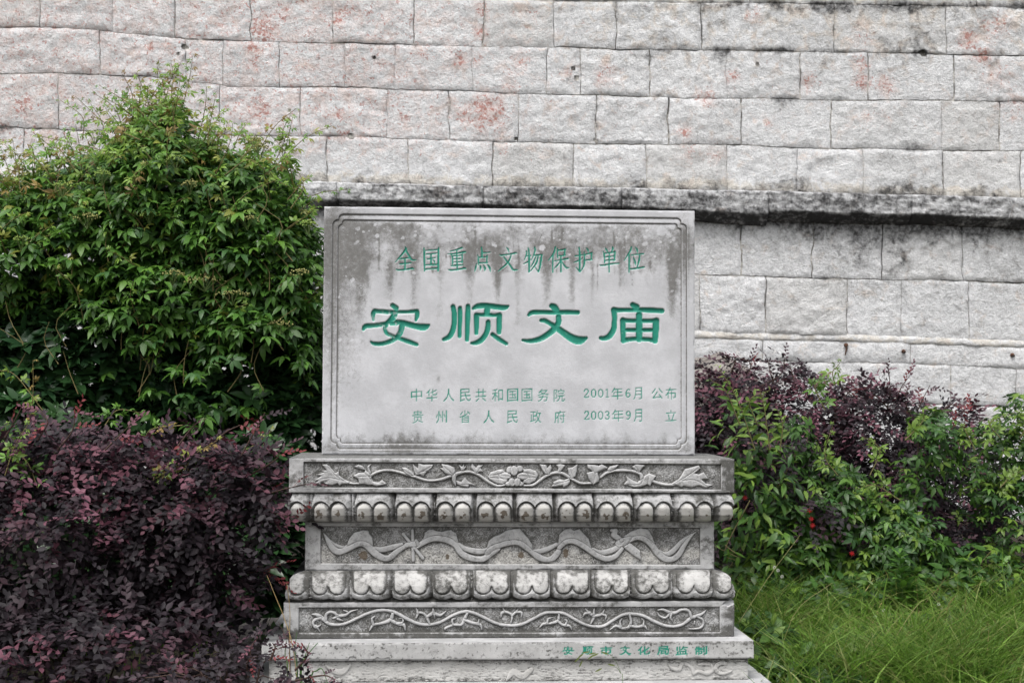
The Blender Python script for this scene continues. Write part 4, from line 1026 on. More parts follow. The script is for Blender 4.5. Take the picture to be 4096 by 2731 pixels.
# the projecting ledge: long blocks whose sloping underside has shade and stain painted in
LJ = [-700, -220, 250, 800, 1355, 1935, 2482, 3063, 3628, 4230, 4900]
for k in range(len(LJ) - 1):
    xa, xb = LJ[k] + 1.5, LJ[k + 1] - 1.5
    nu = int((xb - xa) / 12); rr = np.random.default_rng(40 + k)
    u = np.linspace(0, 1, nu)
    # profile: v -> (fraction of height, projection)
    pr = [(0, .02), (0.0, .085), (.06, .115), (.25, .118), (.45, .115), (.70, .116), (.75, .102), (.82, .078), (.91, .05), (1.0, .02)]
    pass; drop = {6: 30}.get(k, 0); low = rr.uniform(-4, 6)
    fx = np.array([-.001] + [p[0] for p in pr[1:]]); fr1 = np.concatenate([[-.001, 0.0, .03], np.linspace(.06, 1, 22)])
    U, T = np.meshgrid(u, np.arange(len(fr1)))
    fr = np.clip(fr1[T], 0, 1); pj = np.interp(fr1, fx, [p[1] for p in pr])[T]
    slant = 1 - fr * .0
    px = xa + U * (xb - xa)
    py = LN[6](px) + 3 + 6 * (fbm(px / 60, px * 0 + 3, 3, 5) - .5) + fr * (LN[7](px) - LN[6](px) + 12 + low) + (16 * sstep(.35, .8, U) * fr if k == 6 else 0)
    P = wpt(px, py)
    nn = fbm(px / 40, py / 30, 4, 7)
    P[..., 1] = -(pj * (1 + .04 * rr.uniform(-1, 1)) + .022 * (nn - .5) * (fr > 0.02) + .016 * (fbm(px / 14, py / 12, 2, 9) - .5))
    if k in (4, 5): P[..., 1] += 0
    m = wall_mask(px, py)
    m[..., 0] = .72 + .7 * (fbm(px / 70, py / 25, 4, 5) - .5) - .35 * sstep(1900, 900, px) + .5 * (fbm(px / 16, py / 12, 3, 6) - .5) + .36 * sstep(.68, .76, fr + .10 * (fbm(px / 50, px * 0, 3, 3) - .5))  # last term darkens the underside: stain and painted shade together
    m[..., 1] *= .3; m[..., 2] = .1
    idx = np.arange(U.size).reshape(U.shape)
    F = np.stack([idx[:-1, :-1], idx[1:, :-1], idx[1:, 1:], idx[:-1, 1:]], -1).reshape(-1, 4)
    V3 = P.reshape(-1, 3)
    ring = np.concatenate([idx[0, :], idx[1:, -1], idx[-1, -2::-1], idx[-2:0:-1, 0]])
    bk = V3[ring].copy(); bk[:, 1] = .09; n0 = len(V3); i = np.arange(len(ring)); j = (i + 1) % len(ring)
    F2 = np.stack([ring[i], ring[j], n0 + j, n0 + i], 1)
    cap = []
    for c0 in (0, nu - 1):       # close the ends
        cc = idx[:, c0]; cap += [(cc[q], cc[q + 1], cc[-1], cc[-1]) for q in range(0)]
    M = np.concatenate([m.reshape(-1, 4), m.reshape(-1, 4)[ring]])
    bm_faces = np.concatenate([F, F2])
    me = new_mesh("ledge_block", np.concatenate([V3, bk]), bm_faces, M_WALL, True, M)
    bmm = bmesh.new(); bmm.from_mesh(me); bmesh.ops.holes_fill(bmm, edges=[e for e in bmm.edges if e.is_boundary], sides=0); bmm.to_mesh(me); bmm.free()
    link("ledge_block", me, wall)
# mortar bed behind the joints, nearly flush in places
px, py = np.meshgrid(np.arange(-700, 4901, 20.0), np.arange(-520, 2500, 20.0))
P = wpt(px, py)
nm = fbm(px / 75, py / 75, 4, 13)
P[..., 1] = -(-.020 + .0190 * sstep(.30, .42, nm) - .016 * sstep(.57, .63, fbm(px / 60 + 7, py / 60, 3, 2)) * (nm < .5))
m = wall_mask(px, py)
idx = np.arange(px.size).reshape(px.shape)
F = np.stack([idx[:-1, :-1], idx[1:, :-1], idx[1:, 1:], idx[:-1, 1:]], -1).reshape(-1, 4)
V3 = P.reshape(-1, 3)
ring = np.concatenate([idx[0, :], idx[1:, -1], idx[-1, -2::-1], idx[-2:0:-1, 0]])
bk = V3[ring].copy(); bk[:, 1] = .5; n0 = len(V3); i = np.arange(len(ring)); j = (i + 1) % len(ring)
F2 = np.stack([ring[i], ring[j], n0 + j, n0 + i], 1)
M = np.concatenate([m.reshape(-1, 4), m.reshape(-1, 4)[ring]])
link("wall_core", new_mesh("wall_core", np.concatenate([V3, bk]), np.concatenate([F, F2]), M_MORTAR, True, M), wall)
# cream mortar fillet under the third row below the ledge
mb = MB()
u = np.arange(-700, 4901, 16.0)
prof = [(-8, -.012), (-3, .003), (10, .007), (22, .008), (30, -.012)]
PX, K = np.meshgrid(u, np.arange(5)); dy = np.array([p[0] for p in prof], float)[K]; of = np.array([p[1] for p in prof])[K]
PY = LN[9](PX) - 2 + dy * (1 + .5 * (fbm(PX / 60, K * 1.0, 3, 4) - .5)) + 8 * (fbm(PX / 50, K * 0.0 + (K > 2) * 9, 3, 6) - .5)
P = wpt(PX, PY); P[..., 1] = -(of + .006 * (fbm(PX / 12, PY / 12, 3, 2) - .3))
idx = np.arange(PX.size).reshape(PX.shape)
F = np.stack([idx[:-1, :-1], idx[1:, :-1], idx[1:, 1:], idx[:-1, 1:]], -1).reshape(-1, 4)
M = np.zeros((PX.size, 4)); M[:, 2] = .6; M[:, 0] = (.12 + .9 * (fbm(PX / 60, PY / 20, 4, 3) - .4)).ravel()
link("mortar_fillet", new_mesh("mortar_fillet", P.reshape(-1, 3), F, M_WALL, True, M), wall)
# rusty iron pegs and small drill holes low on the wall
for hx, hy, ln_ in ((3382, 1380, 1), (3611, 1405, .6), (4046, 1420, .5)):
    c = wpt(np.array([hx]), np.array([hy]))[0]; mb = MB()
    mb.tube([c + (0, .02, 0), c + (0, -.02, 0), c + (0.002, -.034, -.006)], [.013, .013, .008], 7)
    if ln_ > .8: mb.tube([c + (0, -.028, 0), c + (-.004, -.035, -.03), c + (-.010, -.03, -.065)], [.007, .006, .004], 5)
    link("iron_peg", mb.mesh("iron_peg", M_RUST), wall)

# boulders
def boulder(name, label, c, r, seed, mat=M_ROCK):
    bm = bmesh.new(); bmesh.ops.create_icosphere(bm, subdivisions=4, radius=1)
    V = np.array([v.co[:] for v in bm.verts])
    n = fbm(V[:, 0] * 1.5 + seed, V[:, 2] * 1.5 + V[:, 1] + seed, 4, 3) ; n2 = np.abs(fbm(V[:, 0] * 1.1 + V[:, 1] + seed, V[:, 2] * 1.2 + 3, 3, 5) - .5)
    V = V * (0.72 + .55 * n + .35 * n2)[:, None]
    V = np.sign(V) * np.abs(V) ** .85 * np.array(r)
    for v, p in zip(bm.verts, V): v.co = p
    me = bpy.data.meshes.new(name); bm.to_mesh(me); bm.free(); me.materials.append(mat)
    me.polygons.foreach_set('use_smooth', np.ones(len(me.polygons), bool))
    o = link(name, me, None, label=label, category="rock"); o.location = c
    return o
b1 = at_depth(np.array([2900.]), np.array([1640.]), np.array([8.35]))[0]
boulder("boulder", "brownish grey boulder leaning by the wall behind the purple shrub right of the tablet", (b1[0] - .12, 8.35, .62), (.55, .40, .92), 3)
boulder("boulder", "small grey rock at the left foot of the monument plinth", (-1.02, 6.05, .12), (.20, .16, .22), 8, M_ROCK)
# ------------------------------------------------------------------ leaves
def leaflet(L, Wd, curl=.25, fold=.25, n=4, base=0.0, ser=0.0):
    """one leaflet along +x, face up +z; returns verts, faces"""
    t = np.linspace(0, 1, n + 1)
    wd = Wd * np.sin(np.pi * np.clip(t * .93 + .05, 0, 1) ** .85) ** .9; wd[0] *= .3; wd[-1] = 0
    x = base + L * t; z = -curl * L * t ** 2
    V = []; F = []
    for i in range(n + 1):
        s = 1 + ser * (1 if i % 2 else -1)
        V += [(x[i], wd[i] / 2 * s, z[i] + fold * wd[i] / 2), (x[i], 0, z[i]), (x[i], -wd[i] / 2 * s, z[i] + fold * wd[i] / 2)]
    for i in range(n):
        a = 3 * i
        F += [(a, a + 1, a + 4, a + 3), (a + 1, a + 2, a + 5, a + 4)]
    return np.array(V), F
def combine(parts):
    V = []; F = []; n = 0
    for v, f in parts:
        V.append(v); F += [tuple(i + n for i in q) for q in f]; n += len(v)
    return np.concatenate(V), F
def rotz(V, a):
    c, s = math.cos(a), math.sin(a)
    return V @ np.array([[c, s, 0], [-s, c, 0], [0, 0, 1]])
def rotx(V, a):
    c, s = math.cos(a), math.sin(a)
    return V @ np.array([[1, 0, 0], [0, c, s], [0, -s, c]])
def roty(V, a):
    c, s = math.cos(a), math.sin(a)
    return V @ np.array([[c, 0, -s], [0, 1, 0], [s, 0, c]])
def bar(a, b, r):
    a = np.array(a, float); b = np.array(b, float)
    return np.array([a + (0, r, 0), a - (0, r, 0), b - (0, r, 0), b + (0, r, 0)]), [(0, 1, 2, 3)]
def pedate(seed):
    r = random.Random(seed); parts = [bar((0, 0, 0), (.30, 0, .02), .008)]
    for ang, ln_, wd in ((0, .64, .26), (.95, .52, .22), (-.95, .52, .22), (1.9, .38, .17), (-1.9, .38, .17)):
        v, f = leaflet(ln_ * r.uniform(.88, 1.1), wd * r.uniform(.9, 1.1), r.uniform(.12, .55), r.uniform(.1, .4), 3, .06, .05)
        v = roty(v, r.uniform(-.1, .35)); v = rotz(v, ang + r.uniform(-.15, .15)); v = v + (.30, 0, .02); parts.append((v, f))
    return combine(parts)
def oval(seed):
    r = random.Random(seed)
    v, f = leaflet(1, .52 * r.uniform(.85, 1.15), r.uniform(-.05, .3), r.uniform(.1, .4), 3)
    v = rotx(v, r.uniform(-.3, .3)); return v, f
def pointed(seed):
    r = random.Random(seed)
    v, f = leaflet(1, .34 * r.uniform(.85, 1.15), r.uniform(.05, .5), r.uniform(.1, .4), 3)
    v = rotx(v, r.uniform(-.3, .3)); return v, f
def rosette(seed):
    r = random.Random(seed); parts = []
    for k in range(7):
        v, f = leaflet(.8 * r.uniform(.8, 1.1), .30, r.uniform(.1, .35), .2, 3, .05)
        v = roty(v, -r.uniform(.1, .8)); v = rotz(v, k * .9 + r.uniform(-.2, .2)); parts.append((v, f))
    return combine(parts)
def spray(seed, n=9, lv=.26):
    """a twig with paired oval leaves (length 1)"""
    r = random.Random(seed); parts = []
    pts = [(t, .05 * math.sin(3 * t + seed), .10 * t - .22 * t * t) for t in np.linspace(0, 1, 6)]
    for a, b in zip(pts[:-1], pts[1:]): parts.append(bar(a, b, .006))
    for k in range(n):
        t = .12 + .86 * k / (n - 1); s = 1 if k % 2 else -1
        L = lv * (1 - .25 * t) * r.uniform(.85, 1.15)
        v, f = leaflet(L, L * .54, r.uniform(0, .25), r.uniform(.1, .35), 3)
        v = rotx(v, r.uniform(-.4, .4)); v = roty(v, -r.uniform(-.1, .5)); v = rotz(v, s * r.uniform(.5, 1.1) if k < n - 1 else 0)
        v = v + (t, .05 * math.sin(3 * t + seed), .10 * t - .22 * t * t); parts.append((v, f))
    return combine(parts)
def frames(tip, nrm):
    x = tip / np.linalg.norm(tip, axis=1)[:, None]
    y = np.cross(nrm, x); y /= np.linalg.norm(y, axis=1)[:, None] + 1e-9
    z = np.cross(x, y)
    return np.stack([x, y, z], 2)      # columns
class Plant:
    def __init__(s, name, label, cat, origin, mat, templ, palette, group=None):
        s.root = thing(name, label, cat, tuple(origin), group); s.o = np.array(origin, float); s.mat = mat
        s.templ = templ; s.pal = np.array(palette, float); s.P = []; s.R = []; s.S = []; s.C = []; s.K = []; s.out = []
    def add(s, P, Rr, S, C=None, out=0.0):
        n = len(P); s.P.append(P); s.R.append(Rr); s.S.append(np.broadcast_to(S, (n,)))
        s.C.append(rng.integers(0, len(s.pal), n) if C is None else np.broadcast_to(C, (n,))); s.out.append(np.broadcast_to(out, (n,)))
    def build(s, nparts=300, part='leaf', stuff='foliage'):
        P = np.concatenate(s.P); Rr = np.concatenate(s.R); S = np.concatenate(s.S); C = np.concatenate(s.C); O = np.concatenate(s.out)
        K = rng.integers(0, len(s.templ), len(P))
        px, py = project(P)
        vis = (px > 0) & (px < 4096) & (py > 0) & (py < 2731)
        score = S / P[:, 1] * (1 + .8 * O) * np.where(vis, 1, 0) + rng.random(len(P)) * .002
        order = np.argsort(-score); top = order[:nparts]; rest = order[nparts:]
        # joined remainder
        V = []; F = []; M = []; n = 0
        for k in range(len(s.templ)):
            tv, tf = s.templ[k]; tf = np.array([q for q in tf]); sel = rest[K[rest] == k]
            if len(sel) == 0: continue
            W = np.einsum('nij,vj->nvi', Rr[sel], tv) * S[sel][:, None, None] + (P[sel] - s.o)[:, None]
            col_ = s.pal[C[sel]] * rng.uniform(.75, 1.25, (len(sel), 1))
            V.append(W.reshape(-1, 3)); M.append(np.repeat(col_, len(tv), 0))
            F.append((tf[None] + (np.arange(len(sel)) * len(tv))[:, None, None]).reshape(-1, 4) + n); n += len(sel) * len(tv)
        if V:
            M = np.concatenate(M); M = np.concatenate([M, np.ones((len(M), 1))], 1)
            me = new_mesh(stuff, np.concatenate(V), np.concatenate(F), s.mat, True, M)
            link(stuff, me, s.root, kind='stuff')
        cache = {}
        for i in top:
            key = (int(K[i]), int(C[i]))
            if key not in cache:
                tv, tf = s.templ[key[0]]
                M = np.tile(np.append(s.pal[key[1]], 1), (len(tv), 1))
                cache[key] = new_mesh(part, tv, np.array([q for q in tf]), s.mat, True, M)
            o = bpy.data.objects.new(part, cache[key]); col.objects.link(o); o.parent = s.root
            m = Matrix((Rr[i] * S[i]).tolist()).to_4x4(); m.translation = Vector(P[i] - s.o); o.matrix_basis = m
    def stems(s, lines, colr, r0=.006, name='stem'):
        mb = MB()
        for L in lines:
            L = np.asarray(L, float); mb.tube(L - s.o, np.linspace(r0, r0 * .4, len(L)), 4, tuple(colr) + (1,))
        me = mb.mesh(name, M_STEM); o = link(name, me, s.root)
        if len(lines) > 1: o['kind'] = 'stuff'
        return o
def shell(blobs, n, seed, face=-.35, rmin=.72, lump=.22, droop=.35, up=.7):
    """points on overlapping lumpy ellipsoids; returns P, frame, outness"""
    r = np.random.default_rng(seed); A = np.array([b[3] * b[5] + b[3] * b[4] + b[4] * b[5] for b in blobs]); A = A * np.array([b[6] if len(b) > 6 else 1 for b in blobs])
    idx = r.choice(len(blobs), n * 3, p=A / A.sum()); B = np.array([b[:6] for b in blobs], float)[idx]
    d = r.normal(size=(n * 3, 3)); d[:, 1] -= .5; d[:, 2] += .15; d /= np.linalg.norm(d, axis=1)[:, None]
    keep = d[:, 1] < -face; d = d[keep]; B = B[keep]
    lumpy = 1 + lump * (fbm(d[:, 0] * 2.6 + B[:, 0] * 3 + 9, d[:, 2] * 2.6 + d[:, 1] * 1.7 + 9, 3, seed) - .5) * 2
    q = np.where(r.random(len(d)) < .68, 1 - np.abs(r.normal(0, .07, len(d))), r.uniform(rmin, 1, len(d)))
    P = B[:, :3] + d * B[:, 3:6] * (lumpy * q)[:, None]
    # drop what is buried in another blob
    bur = np.zeros(len(P), bool)
    for b in blobs:
        e = np.sqrt((((P - np.array(b[:3])) / np.array(b[3:6])) ** 2).sum(1)); bur |= e < rmin * .92
    P = P[~bur]; d = d[~bur]; q = q[~bur]
    P = P[:n]; d = d[:n]; q = q[:n]
    nr = d * (1 - up) + np.array([0, -.15, 1.0]) * up + r.normal(0, .28, P.shape)
    nr /= np.linalg.norm(nr, axis=1)[:, None]
    tip = .45 * d + r.normal(0, .8, P.shape); tip[:, 2] -= droop
    tip -= nr * (tip * nr).sum(1)[:, None] * .85
    return P, frames(tip, nr), np.clip((q - rmin) / (1 - rmin), 0, 1)
def B(px, py, rx, ry, Y, ry_depth=.45, w=1):
    c = at_depth(np.array([float(px)]), np.array([float(py)]), np.array([float(Y)]))[0]; k = Y / FPX
    return (c[0], Y, c[2], rx * k, ry_depth, ry * k, w)
def pxline(pts, Y):
    pts = np.array(pts, float); Yv = np.broadcast_to(Y, (len(pts),))
    return at_depth(pts[:, 0], pts[:, 1], Yv)
def smooth_line(P, n=12):
    P = np.asarray(P, float); t = np.linspace(0, len(P) - 1, n); i = np.clip(t.astype(int), 0, len(P) - 2); f = (t - i)[:, None]
    Q = np.vstack([2 * P[0] - P[1], P, 2 * P[-1] - P[-2]])
    p0, p1, p2, p3 = Q[i], Q[i + 1], Q[i + 2], Q[i + 3]
    return .5 * (2 * p1 + (p2 - p0) * f + (2 * p0 - 5 * p1 + 4 * p2 - p3) * f ** 2 + (3 * p1 - p0 - 3 * p2 + p3) * f ** 3)
def sprout(plant, L, n, s0, s1, colour, seed, ang=.9, upv=.6):
    """leaves alternating along a shoot, smaller to the tip"""
    r = np.random.default_rng(seed); L = smooth_line(L, 24)
    T = np.gradient(L, axis=0); T /= np.linalg.norm(T, axis=1)[:, None]
    u = np.linspace(.12, 1, n); ix = (u * 23).astype(int)
    P = L[ix]; t = T[ix]; side = np.cross(t, [0, 1, .2]); side /= np.linalg.norm(side, axis=1)[:, None] + 1e-9
    sg = np.where(np.arange(n) % 2, 1, -1)[:, None]
    tip = t * .8 + side * sg * ang + r.normal(0, .25, (n, 3)); nr = np.array([0, -.5, upv]) + r.normal(0, .35, (n, 3)); nr /= np.linalg.norm(nr, axis=1)[:, None]
    tip -= nr * (tip * nr).sum(1)[:, None] * .7
    c = colour if np.isscalar(colour) else r.choice(colour, n)
    plant.add(P, frames(tip, nr), s0 + (s1 - s0) * u, c, 1.2)
    return L

GREENS = [(.052,.132,.022),(.066,.162,.026),(.042,.108,.022),(.082,.190,.030),(.110,.235,.034),(.052,.128,.038),(.18,.30,.045),(.22,.25,.045),(.24,.17,.05)]
# indices: 0-3,5 mature, 4 fresh, 6 young yellow-green, 7 olive-yellow, 8 reddish tips
MAT = [0,0,1,1,2,3,3,4,5]

# ---------------- left: dark evergreen shrub under the climbing vine
ev = Plant("evergreen_shrub", "dark glossy evergreen shrub mostly hidden under the green climbing vine left of the tablet", "shrub", (-1.9, 7.45, float(ground_z(-1.9, 7.45))), M_DARKLEAF, [rosette(k) for k in range(4)],
           [(.022,.060,.020),(.028,.075,.024),(.018,.050,.020),(.036,.088,.028)])
blE = [B(330,1450,420,330,7.25,.5), B(950,1500,400,380,7.35,.5), B(1180,1620,170,260,7.3,.4), B(500,1000,450,350,7.6,.45), B(-200,1300,400,500,7.5,.5), B(950,1050,300,400,7.6,.45), B(1060,2150,230,420,6.75,.35,1.3), B(700,2200,400,400,6.7,.3,.6), B(150,1800,420,230,6.9,.3,.8), B(330,1420,280,220,7.55,.3,1), B(520,1640,560,190,7.4,.3,1), B(150,2300,450,330,6.5,.25,.7)]
P_, F_, O_ = shell(blE, 4200, 21, rmin=.6)
ev.add(P_, F_, rng.uniform(.10, .15, len(P_)), None, O_)
ev.stems([smooth_line([(-1.9 + rng.normal(0,.15), 7.5, .3), (-1.9 + rng.normal(0,.5), 7.5 + rng.normal(0,.1), .9), (-1.9 + rng.normal(0,.9), 7.4, 1.6)], 8) for _ in range(9)], (.05,.04,.03), .018, 'branch')
ev.build(200)

# ---------------- left: climbing vine heaped over it
vine = Plant("climbing_vine", "tall heap of bright green climbing vine rising to a point left of the tablet", "vine", (-1.7, 7.2, float(ground_z(-1.7, 7.2))), M_LEAF, [pedate(k) for k in range(6)], GREENS)
blV = [B(660,930,300,410,7.15,.5,1.2), B(270,1030,430,310,7.15,.5,1.1), B(1000,1080,270,430,7.1,.45,1.2), B(690,600,70,170,7.2,.25,1.6), B(860,720,110,130,7.2,.3,1.2), B(600,640,90,110,7.2,.25,1.), B(1150,1180,150,400,7.05,.35,1.2),
       B(-150,990,350,280,7.2,.5,.8), B(500,760,170,130,7.25,.3,1.2), B(600,1300,400,300,7.0,.4,.8), B(1050,1430,210,260,6.95,.35,.8), B(780,1560,220,170,6.9,.3,.5)]
P_, F_, O_ = shell(blV, 5400, 22, rmin=.68, lump=.30, droop=.02, up=.84)
px_, py_ = project(P_)
hole = ((px_ - 150) / 260) ** 2 + ((py_ - 1420) / 190) ** 2 < 1                # the shrub shows through here
hole |= (((px_ - 900) / 80) ** 2 + ((py_ - 1500) / 60) ** 2 < 1)
hole |= (py_ > 1330) & (fbm(px_ / 150, py_ / 120, 3, 4) < .42)
P_, F_, O_ = P_[~hole], F_[~hole], O_[~hole]; px_, py_ = project(P_)
cidx = np.array(MAT)[rng.integers(0, len(MAT), len(P_))]
topness = sstep(1000, 450, py_ + 120 * (fbm(px_ / 130, py_ / 130, 3, 7) - .5)) * .5 + .25 * sstep(500, 100, px_)
young = rng.random(len(P_)) < topness * O_
cidx = np.where(young, rng.choice([4, 4, 6, 6, 7], len(P_)), cidx)
vine.add(P_, F_, rng.uniform(.075, .122, len(P_)) * np.where(young, .8, 1), cidx, O_)
SP = [([(700,520),(690,420),(680,262)],16,6),([(690,480),(712,380),(722,300)],10,4),([(640,520),(540,430),(395,340)],14,4),([(560,560),(430,500),(300,385)],14,6),([(830,560),(845,470),(862,385)],10,7),
      ([(500,640),(400,600),(160,545)],14,6),([(200,700),(120,620),(30,625)],12,7),([(300,680),(240,600),(205,590)],8,6),([(960,640),(1010,580),(965,540)],7,6),([(1060,700),(1120,650),(1170,610)],8,6),
      ([(1150,800),(1210,730),(1240,712)],8,7),([(560,1480),(585,1250),(650,1090),(720,1010)],18,7),([(470,1000),(520,960),(560,850)],12,7),([(30,780),(90,700),(60,650)],9,7),([(600,1500),(640,1350),(760,1280)],12,6),
      ([(100,1760),(130,1600),(132,1440)],9,7),([(170,1640),(60,1500),(-20,1480)],8,6),([(880,1900),(900,1830),(1000,1790),(1090,1720)],14,7),([(560,1950),(650,1880),(760,1850)],12,6),([(330,560),(330,470),(240,400)],10,6),
      ([(900,700),(1000,640),(1100,720),(1190,760)],10,6),([(730,1700),(600,1720),(580,1800)],8,4),([(420,1700),(470,1640),(560,1650)],8,4),([(80,1900),(40,1800),(20,1700)],9,6),([(600,1930),(680,1880),(800,1835)],14,6),([(20,1900),(60,1780),(110,1700)],10,6),([(150,1950),(110,1850),(40,1790)],9,4),([(700,1900),(760,1830),(870,1760)],12,7)]
lines = []
for k, (pts, n, c) in enumerate(SP):
    front = min(p[1] for p in pts) > 1350
    lines.append(sprout(vine, pxline(pts, 5.45 if k >= 24 else 6.35 if (front and k not in (14, 11)) else 6.75), n, .075 if c != 7 else .06, .028, [c, c, 4 if c != 4 else 3] if k % 3 else [c, 8, c], 300 + k))
for _ in range(40):
    x = rng.uniform(60, 1200); y = rng.uniform(650, 1500)
    lines.append(smooth_line(pxline([(x, y + 90), (x + rng.uniform(-60, 60), y), (x + rng.uniform(-90, 90), y - 80)], 6.68), 6))
def ragged(plant, P, O, count, cols_, s0, s1, seed, ln=(.12, .30), zmin=-9, n=7):
    r = np.random.default_rng(seed); px, py = project(P); L = []
    # outermost points as seen: highest in their column
    bins = (px / 45).astype(int); tops = {}
    for i in range(len(P)):
        b = bins[i]
        if b not in tops or py[i] < py[tops[b]]: tops[b] = i
    cand = list(tops.values()) + list(r.choice(len(P), count, p=(O ** 3 + 1e-4) / (O ** 3 + 1e-4).sum()))
    for i in r.permutation(cand)[:count]:
        d = np.array([r.normal(0, .55), -.35, r.uniform(.3, 1.1)]); d /= np.linalg.norm(d); l = r.uniform(*ln)
        p = P[i]; L.append(sprout(plant, [p - d * .05, p + d * l * .5, p + d * l + (r.normal(0, .03), 0, -.12 * l)], n, s0, s1, cols_, seed + int(i)))
    return L
lines += ragged(vine, P_, O_, 110, [4, 4, 6, 6, 7], .08, .03, 777)
lines += ragged(vine, P_[py_ < 800], O_[py_ < 800], 80, [4, 6, 6, 7, 8], .085, .03, 888, ln=(.16, .36), n=9)
vine.stems(lines, (.16,.13,.05), .0028)
vine.build(300)
# greenish-yellow flower heads of the vine
def flower_cluster(c, w, h, seed, colour):
    r = np.random.default_rng(seed); mb = MB()
    oct_v = np.array([(1,0,0),(-1,0,0),(0,1,0),(0,-1,0),(0,0,1),(0,0,-1)], float); oct_f = [(0,2,4),(2,1,4),(1,3,4),(3,0,4),(2,0,5),(1,2,5),(3,1,5),(0,3,5)]
    for k in range(46):
        a = r.uniform(0, 2 * math.pi); q = math.sqrt(r.uniform(0, 1))
        p = np.array([q * math.cos(a) * w, q * math.sin(a) * w * .6, h * (1 - q * q) * .4 + r.normal(0, .004)])
        mb.add(oct_v * r.uniform(.0035, .0055) + p, oct_f, tuple(np.array(colour) * r.uniform(.8, 1.2)) + (1,))
        if k % 5 == 0: mb.tube([(0, 0, -.05), p * .5 + (0, 0, -.02), p], .0012, 3, (.12, .18, .05, 1))
    o = link("flower_cluster", mb.mesh("flower_cluster", M_LEAF), vine.root); o.location = Vector(c - vine.o); o['kind'] = 'stuff'
for k, (x, y, w_, yel) in enumerate([(705,640,.05,0),(380,540,.05,0),(250,745,.045,0),(600,860,.05,0),(990,880,.055,1),(350,875,.075,1),(820,1125,.095,1),(690,1100,.06,1),(1120,1300,.06,1),(1235,900,.045,0),(1040,400+200,.05,1),(760,740,.04,1),(85,960,.04,0),(1200,1095,.05,1),(410,700,.04,0),(540,720,.05,0),(1030,570,.05,1),(930,1180,.08,1)]):
    flower_cluster(pxline([(x, y)], 6.62)[0], w_, .05, 500 + k, (.30,.42,.10) if not yel else (.36,.36,.13))

# ---------------- left: purple-leaved shrub in front
PUR = [(.018,.013,.018),(.023,.015,.021),(.015,.011,.015),(.029,.016,.023),(.060,.028,.040),(.11,.038,.056),(.155,.060,.088),(.16,.028,.032)]
PM = [0,0,1,1,2,2,3,3,4]
def purple(name, label, origin, blobs, n, seed, size, Yspr, sprs, group=None, topy=(1900, 1700), nparts=300, frac=.55, extra=None):
    pl = Plant(name, label, "shrub", origin, M_PURPLE, [spray(seed + k, 8) for k in range(5)], PUR, group)
    P, F, O = shell(blobs, n, seed, rmin=.62, lump=.22, droop=.15, up=.62)
    if extra is not None:
        k = extra(*project(P)); P, F, O = P[k], F[k], O[k]
    px, py = project(P)
    c = np.array(PM)[rng.integers(0, len(PM), len(P))]
    t = sstep(topy[0], topy[1], py + 250 * (fbm(px / 160, py / 90, 3, 5) - .5)) * .42 + .03 + .34 * sstep(.56, .68, fbm(px / 130 + 5, py / 55, 3, 9))
    y = rng.random(len(P)) < t * O * frac * 1.6
    c = np.where(y, rng.choice([4, 4, 5, 5, 6, 6], len(P)), c)
    pl.add(P, F, rng.uniform(size[0], size[1], len(P)), c, O)
    L = []
    for j, pts in enumerate(sprs):
        ln3 = pxline(pts, Yspr)
        sm = smooth_line(ln3, 20); T = np.gradient(sm, axis=0)
        ix = np.linspace(4, 19, 5).astype(int)
        nr = np.tile([0, -.45, .8], (5, 1)) + rng.normal(0, .3, (5, 3)); nr /= np.linalg.norm(nr, axis=1)[:, None]
        pl.add(sm[ix] - T[ix], frames(T[ix] + rng.normal(0, .01, (5, 3)) + np.cross(T[ix], [0, 1, 0]) * rng.normal(0, .6, (5, 1)), nr), size[0] * .75, rng.choice([3, 4, 5, 7], 5), 1.3)
        L.append(sm)
    o = np.array(origin)
    for _ in range(26):
        e = P[rng.integers(0, len(P))]
        L.append(smooth_line([o + (rng.normal(0, .1), rng.normal(0, .06), .02), (o + e) / 2 + (0, 0, .15), e], 8))
    pl.stems(L, (.055, .03, .022), .004)
    pl.build(nparts, 'leafy_twig')
    return pl
blP = [B(250,2180,560,430,5.75,.42,1.2), B(830,2060,300,300,5.72,.36,1.3), B(1020,1960,110,170,5.62,.2,1.1), B(150,1920,330,200,5.85,.35,1), B(620,1930,300,170,5.8,.35,1), B(350,2620,620,280,5.5,.4,1), B(900,2300,180,170,5.7,.28,1), B(-250,2200,300,500,5.8,.4,.5)]
def notdark(px, py):      # the black gap beside the waist stays open
    return ~((px > 1010) & (py > 2080) & (py < 2470)) & ~((px > 1120) & (py < 2450)) & ~((px > 930) & (py > 2330) & (py < 2500))
purple("purple_leaf_shrub", "large dark purple-leaved shrub with reddish new leaves left of the pedestal", (-1.75, 5.75, 0.0), blP, 3100, 31, (.125, .185), 5.5,
       [[(1000,2000),(1120,1960),(1225,1935)],[(950,1850),(1010,1740),(1060,1650)],[(1000,2060),(1090,2050),(1190,2070)],[(700,1800),(760,1720),(790,1690)],[(230,1800),(290,1720),(300,1640)],[(20,1750),(60,1680),(90,1620)],
        [(1000,1900),(1100,1840),(1120,1800)],[(900,2250),(1020,2260),(1110,2310)],[(850,1780),(900,1730),(960,1700)],[(420,1800),(480,1740),(520,1700)],[(900,2300),(1000,2290),(1090,2270)],[(150,1760),(190,1690),(160,1640)]],
       extra=notdark, topy=(2250, 1800))
blQ = [B(1060,2660,110,80,4.95,.16), B(1200,2735,120,70,4.9,.15), B(930,2690,170,130,5.0,.2), B(760,2740,200,100,5.0,.2)]
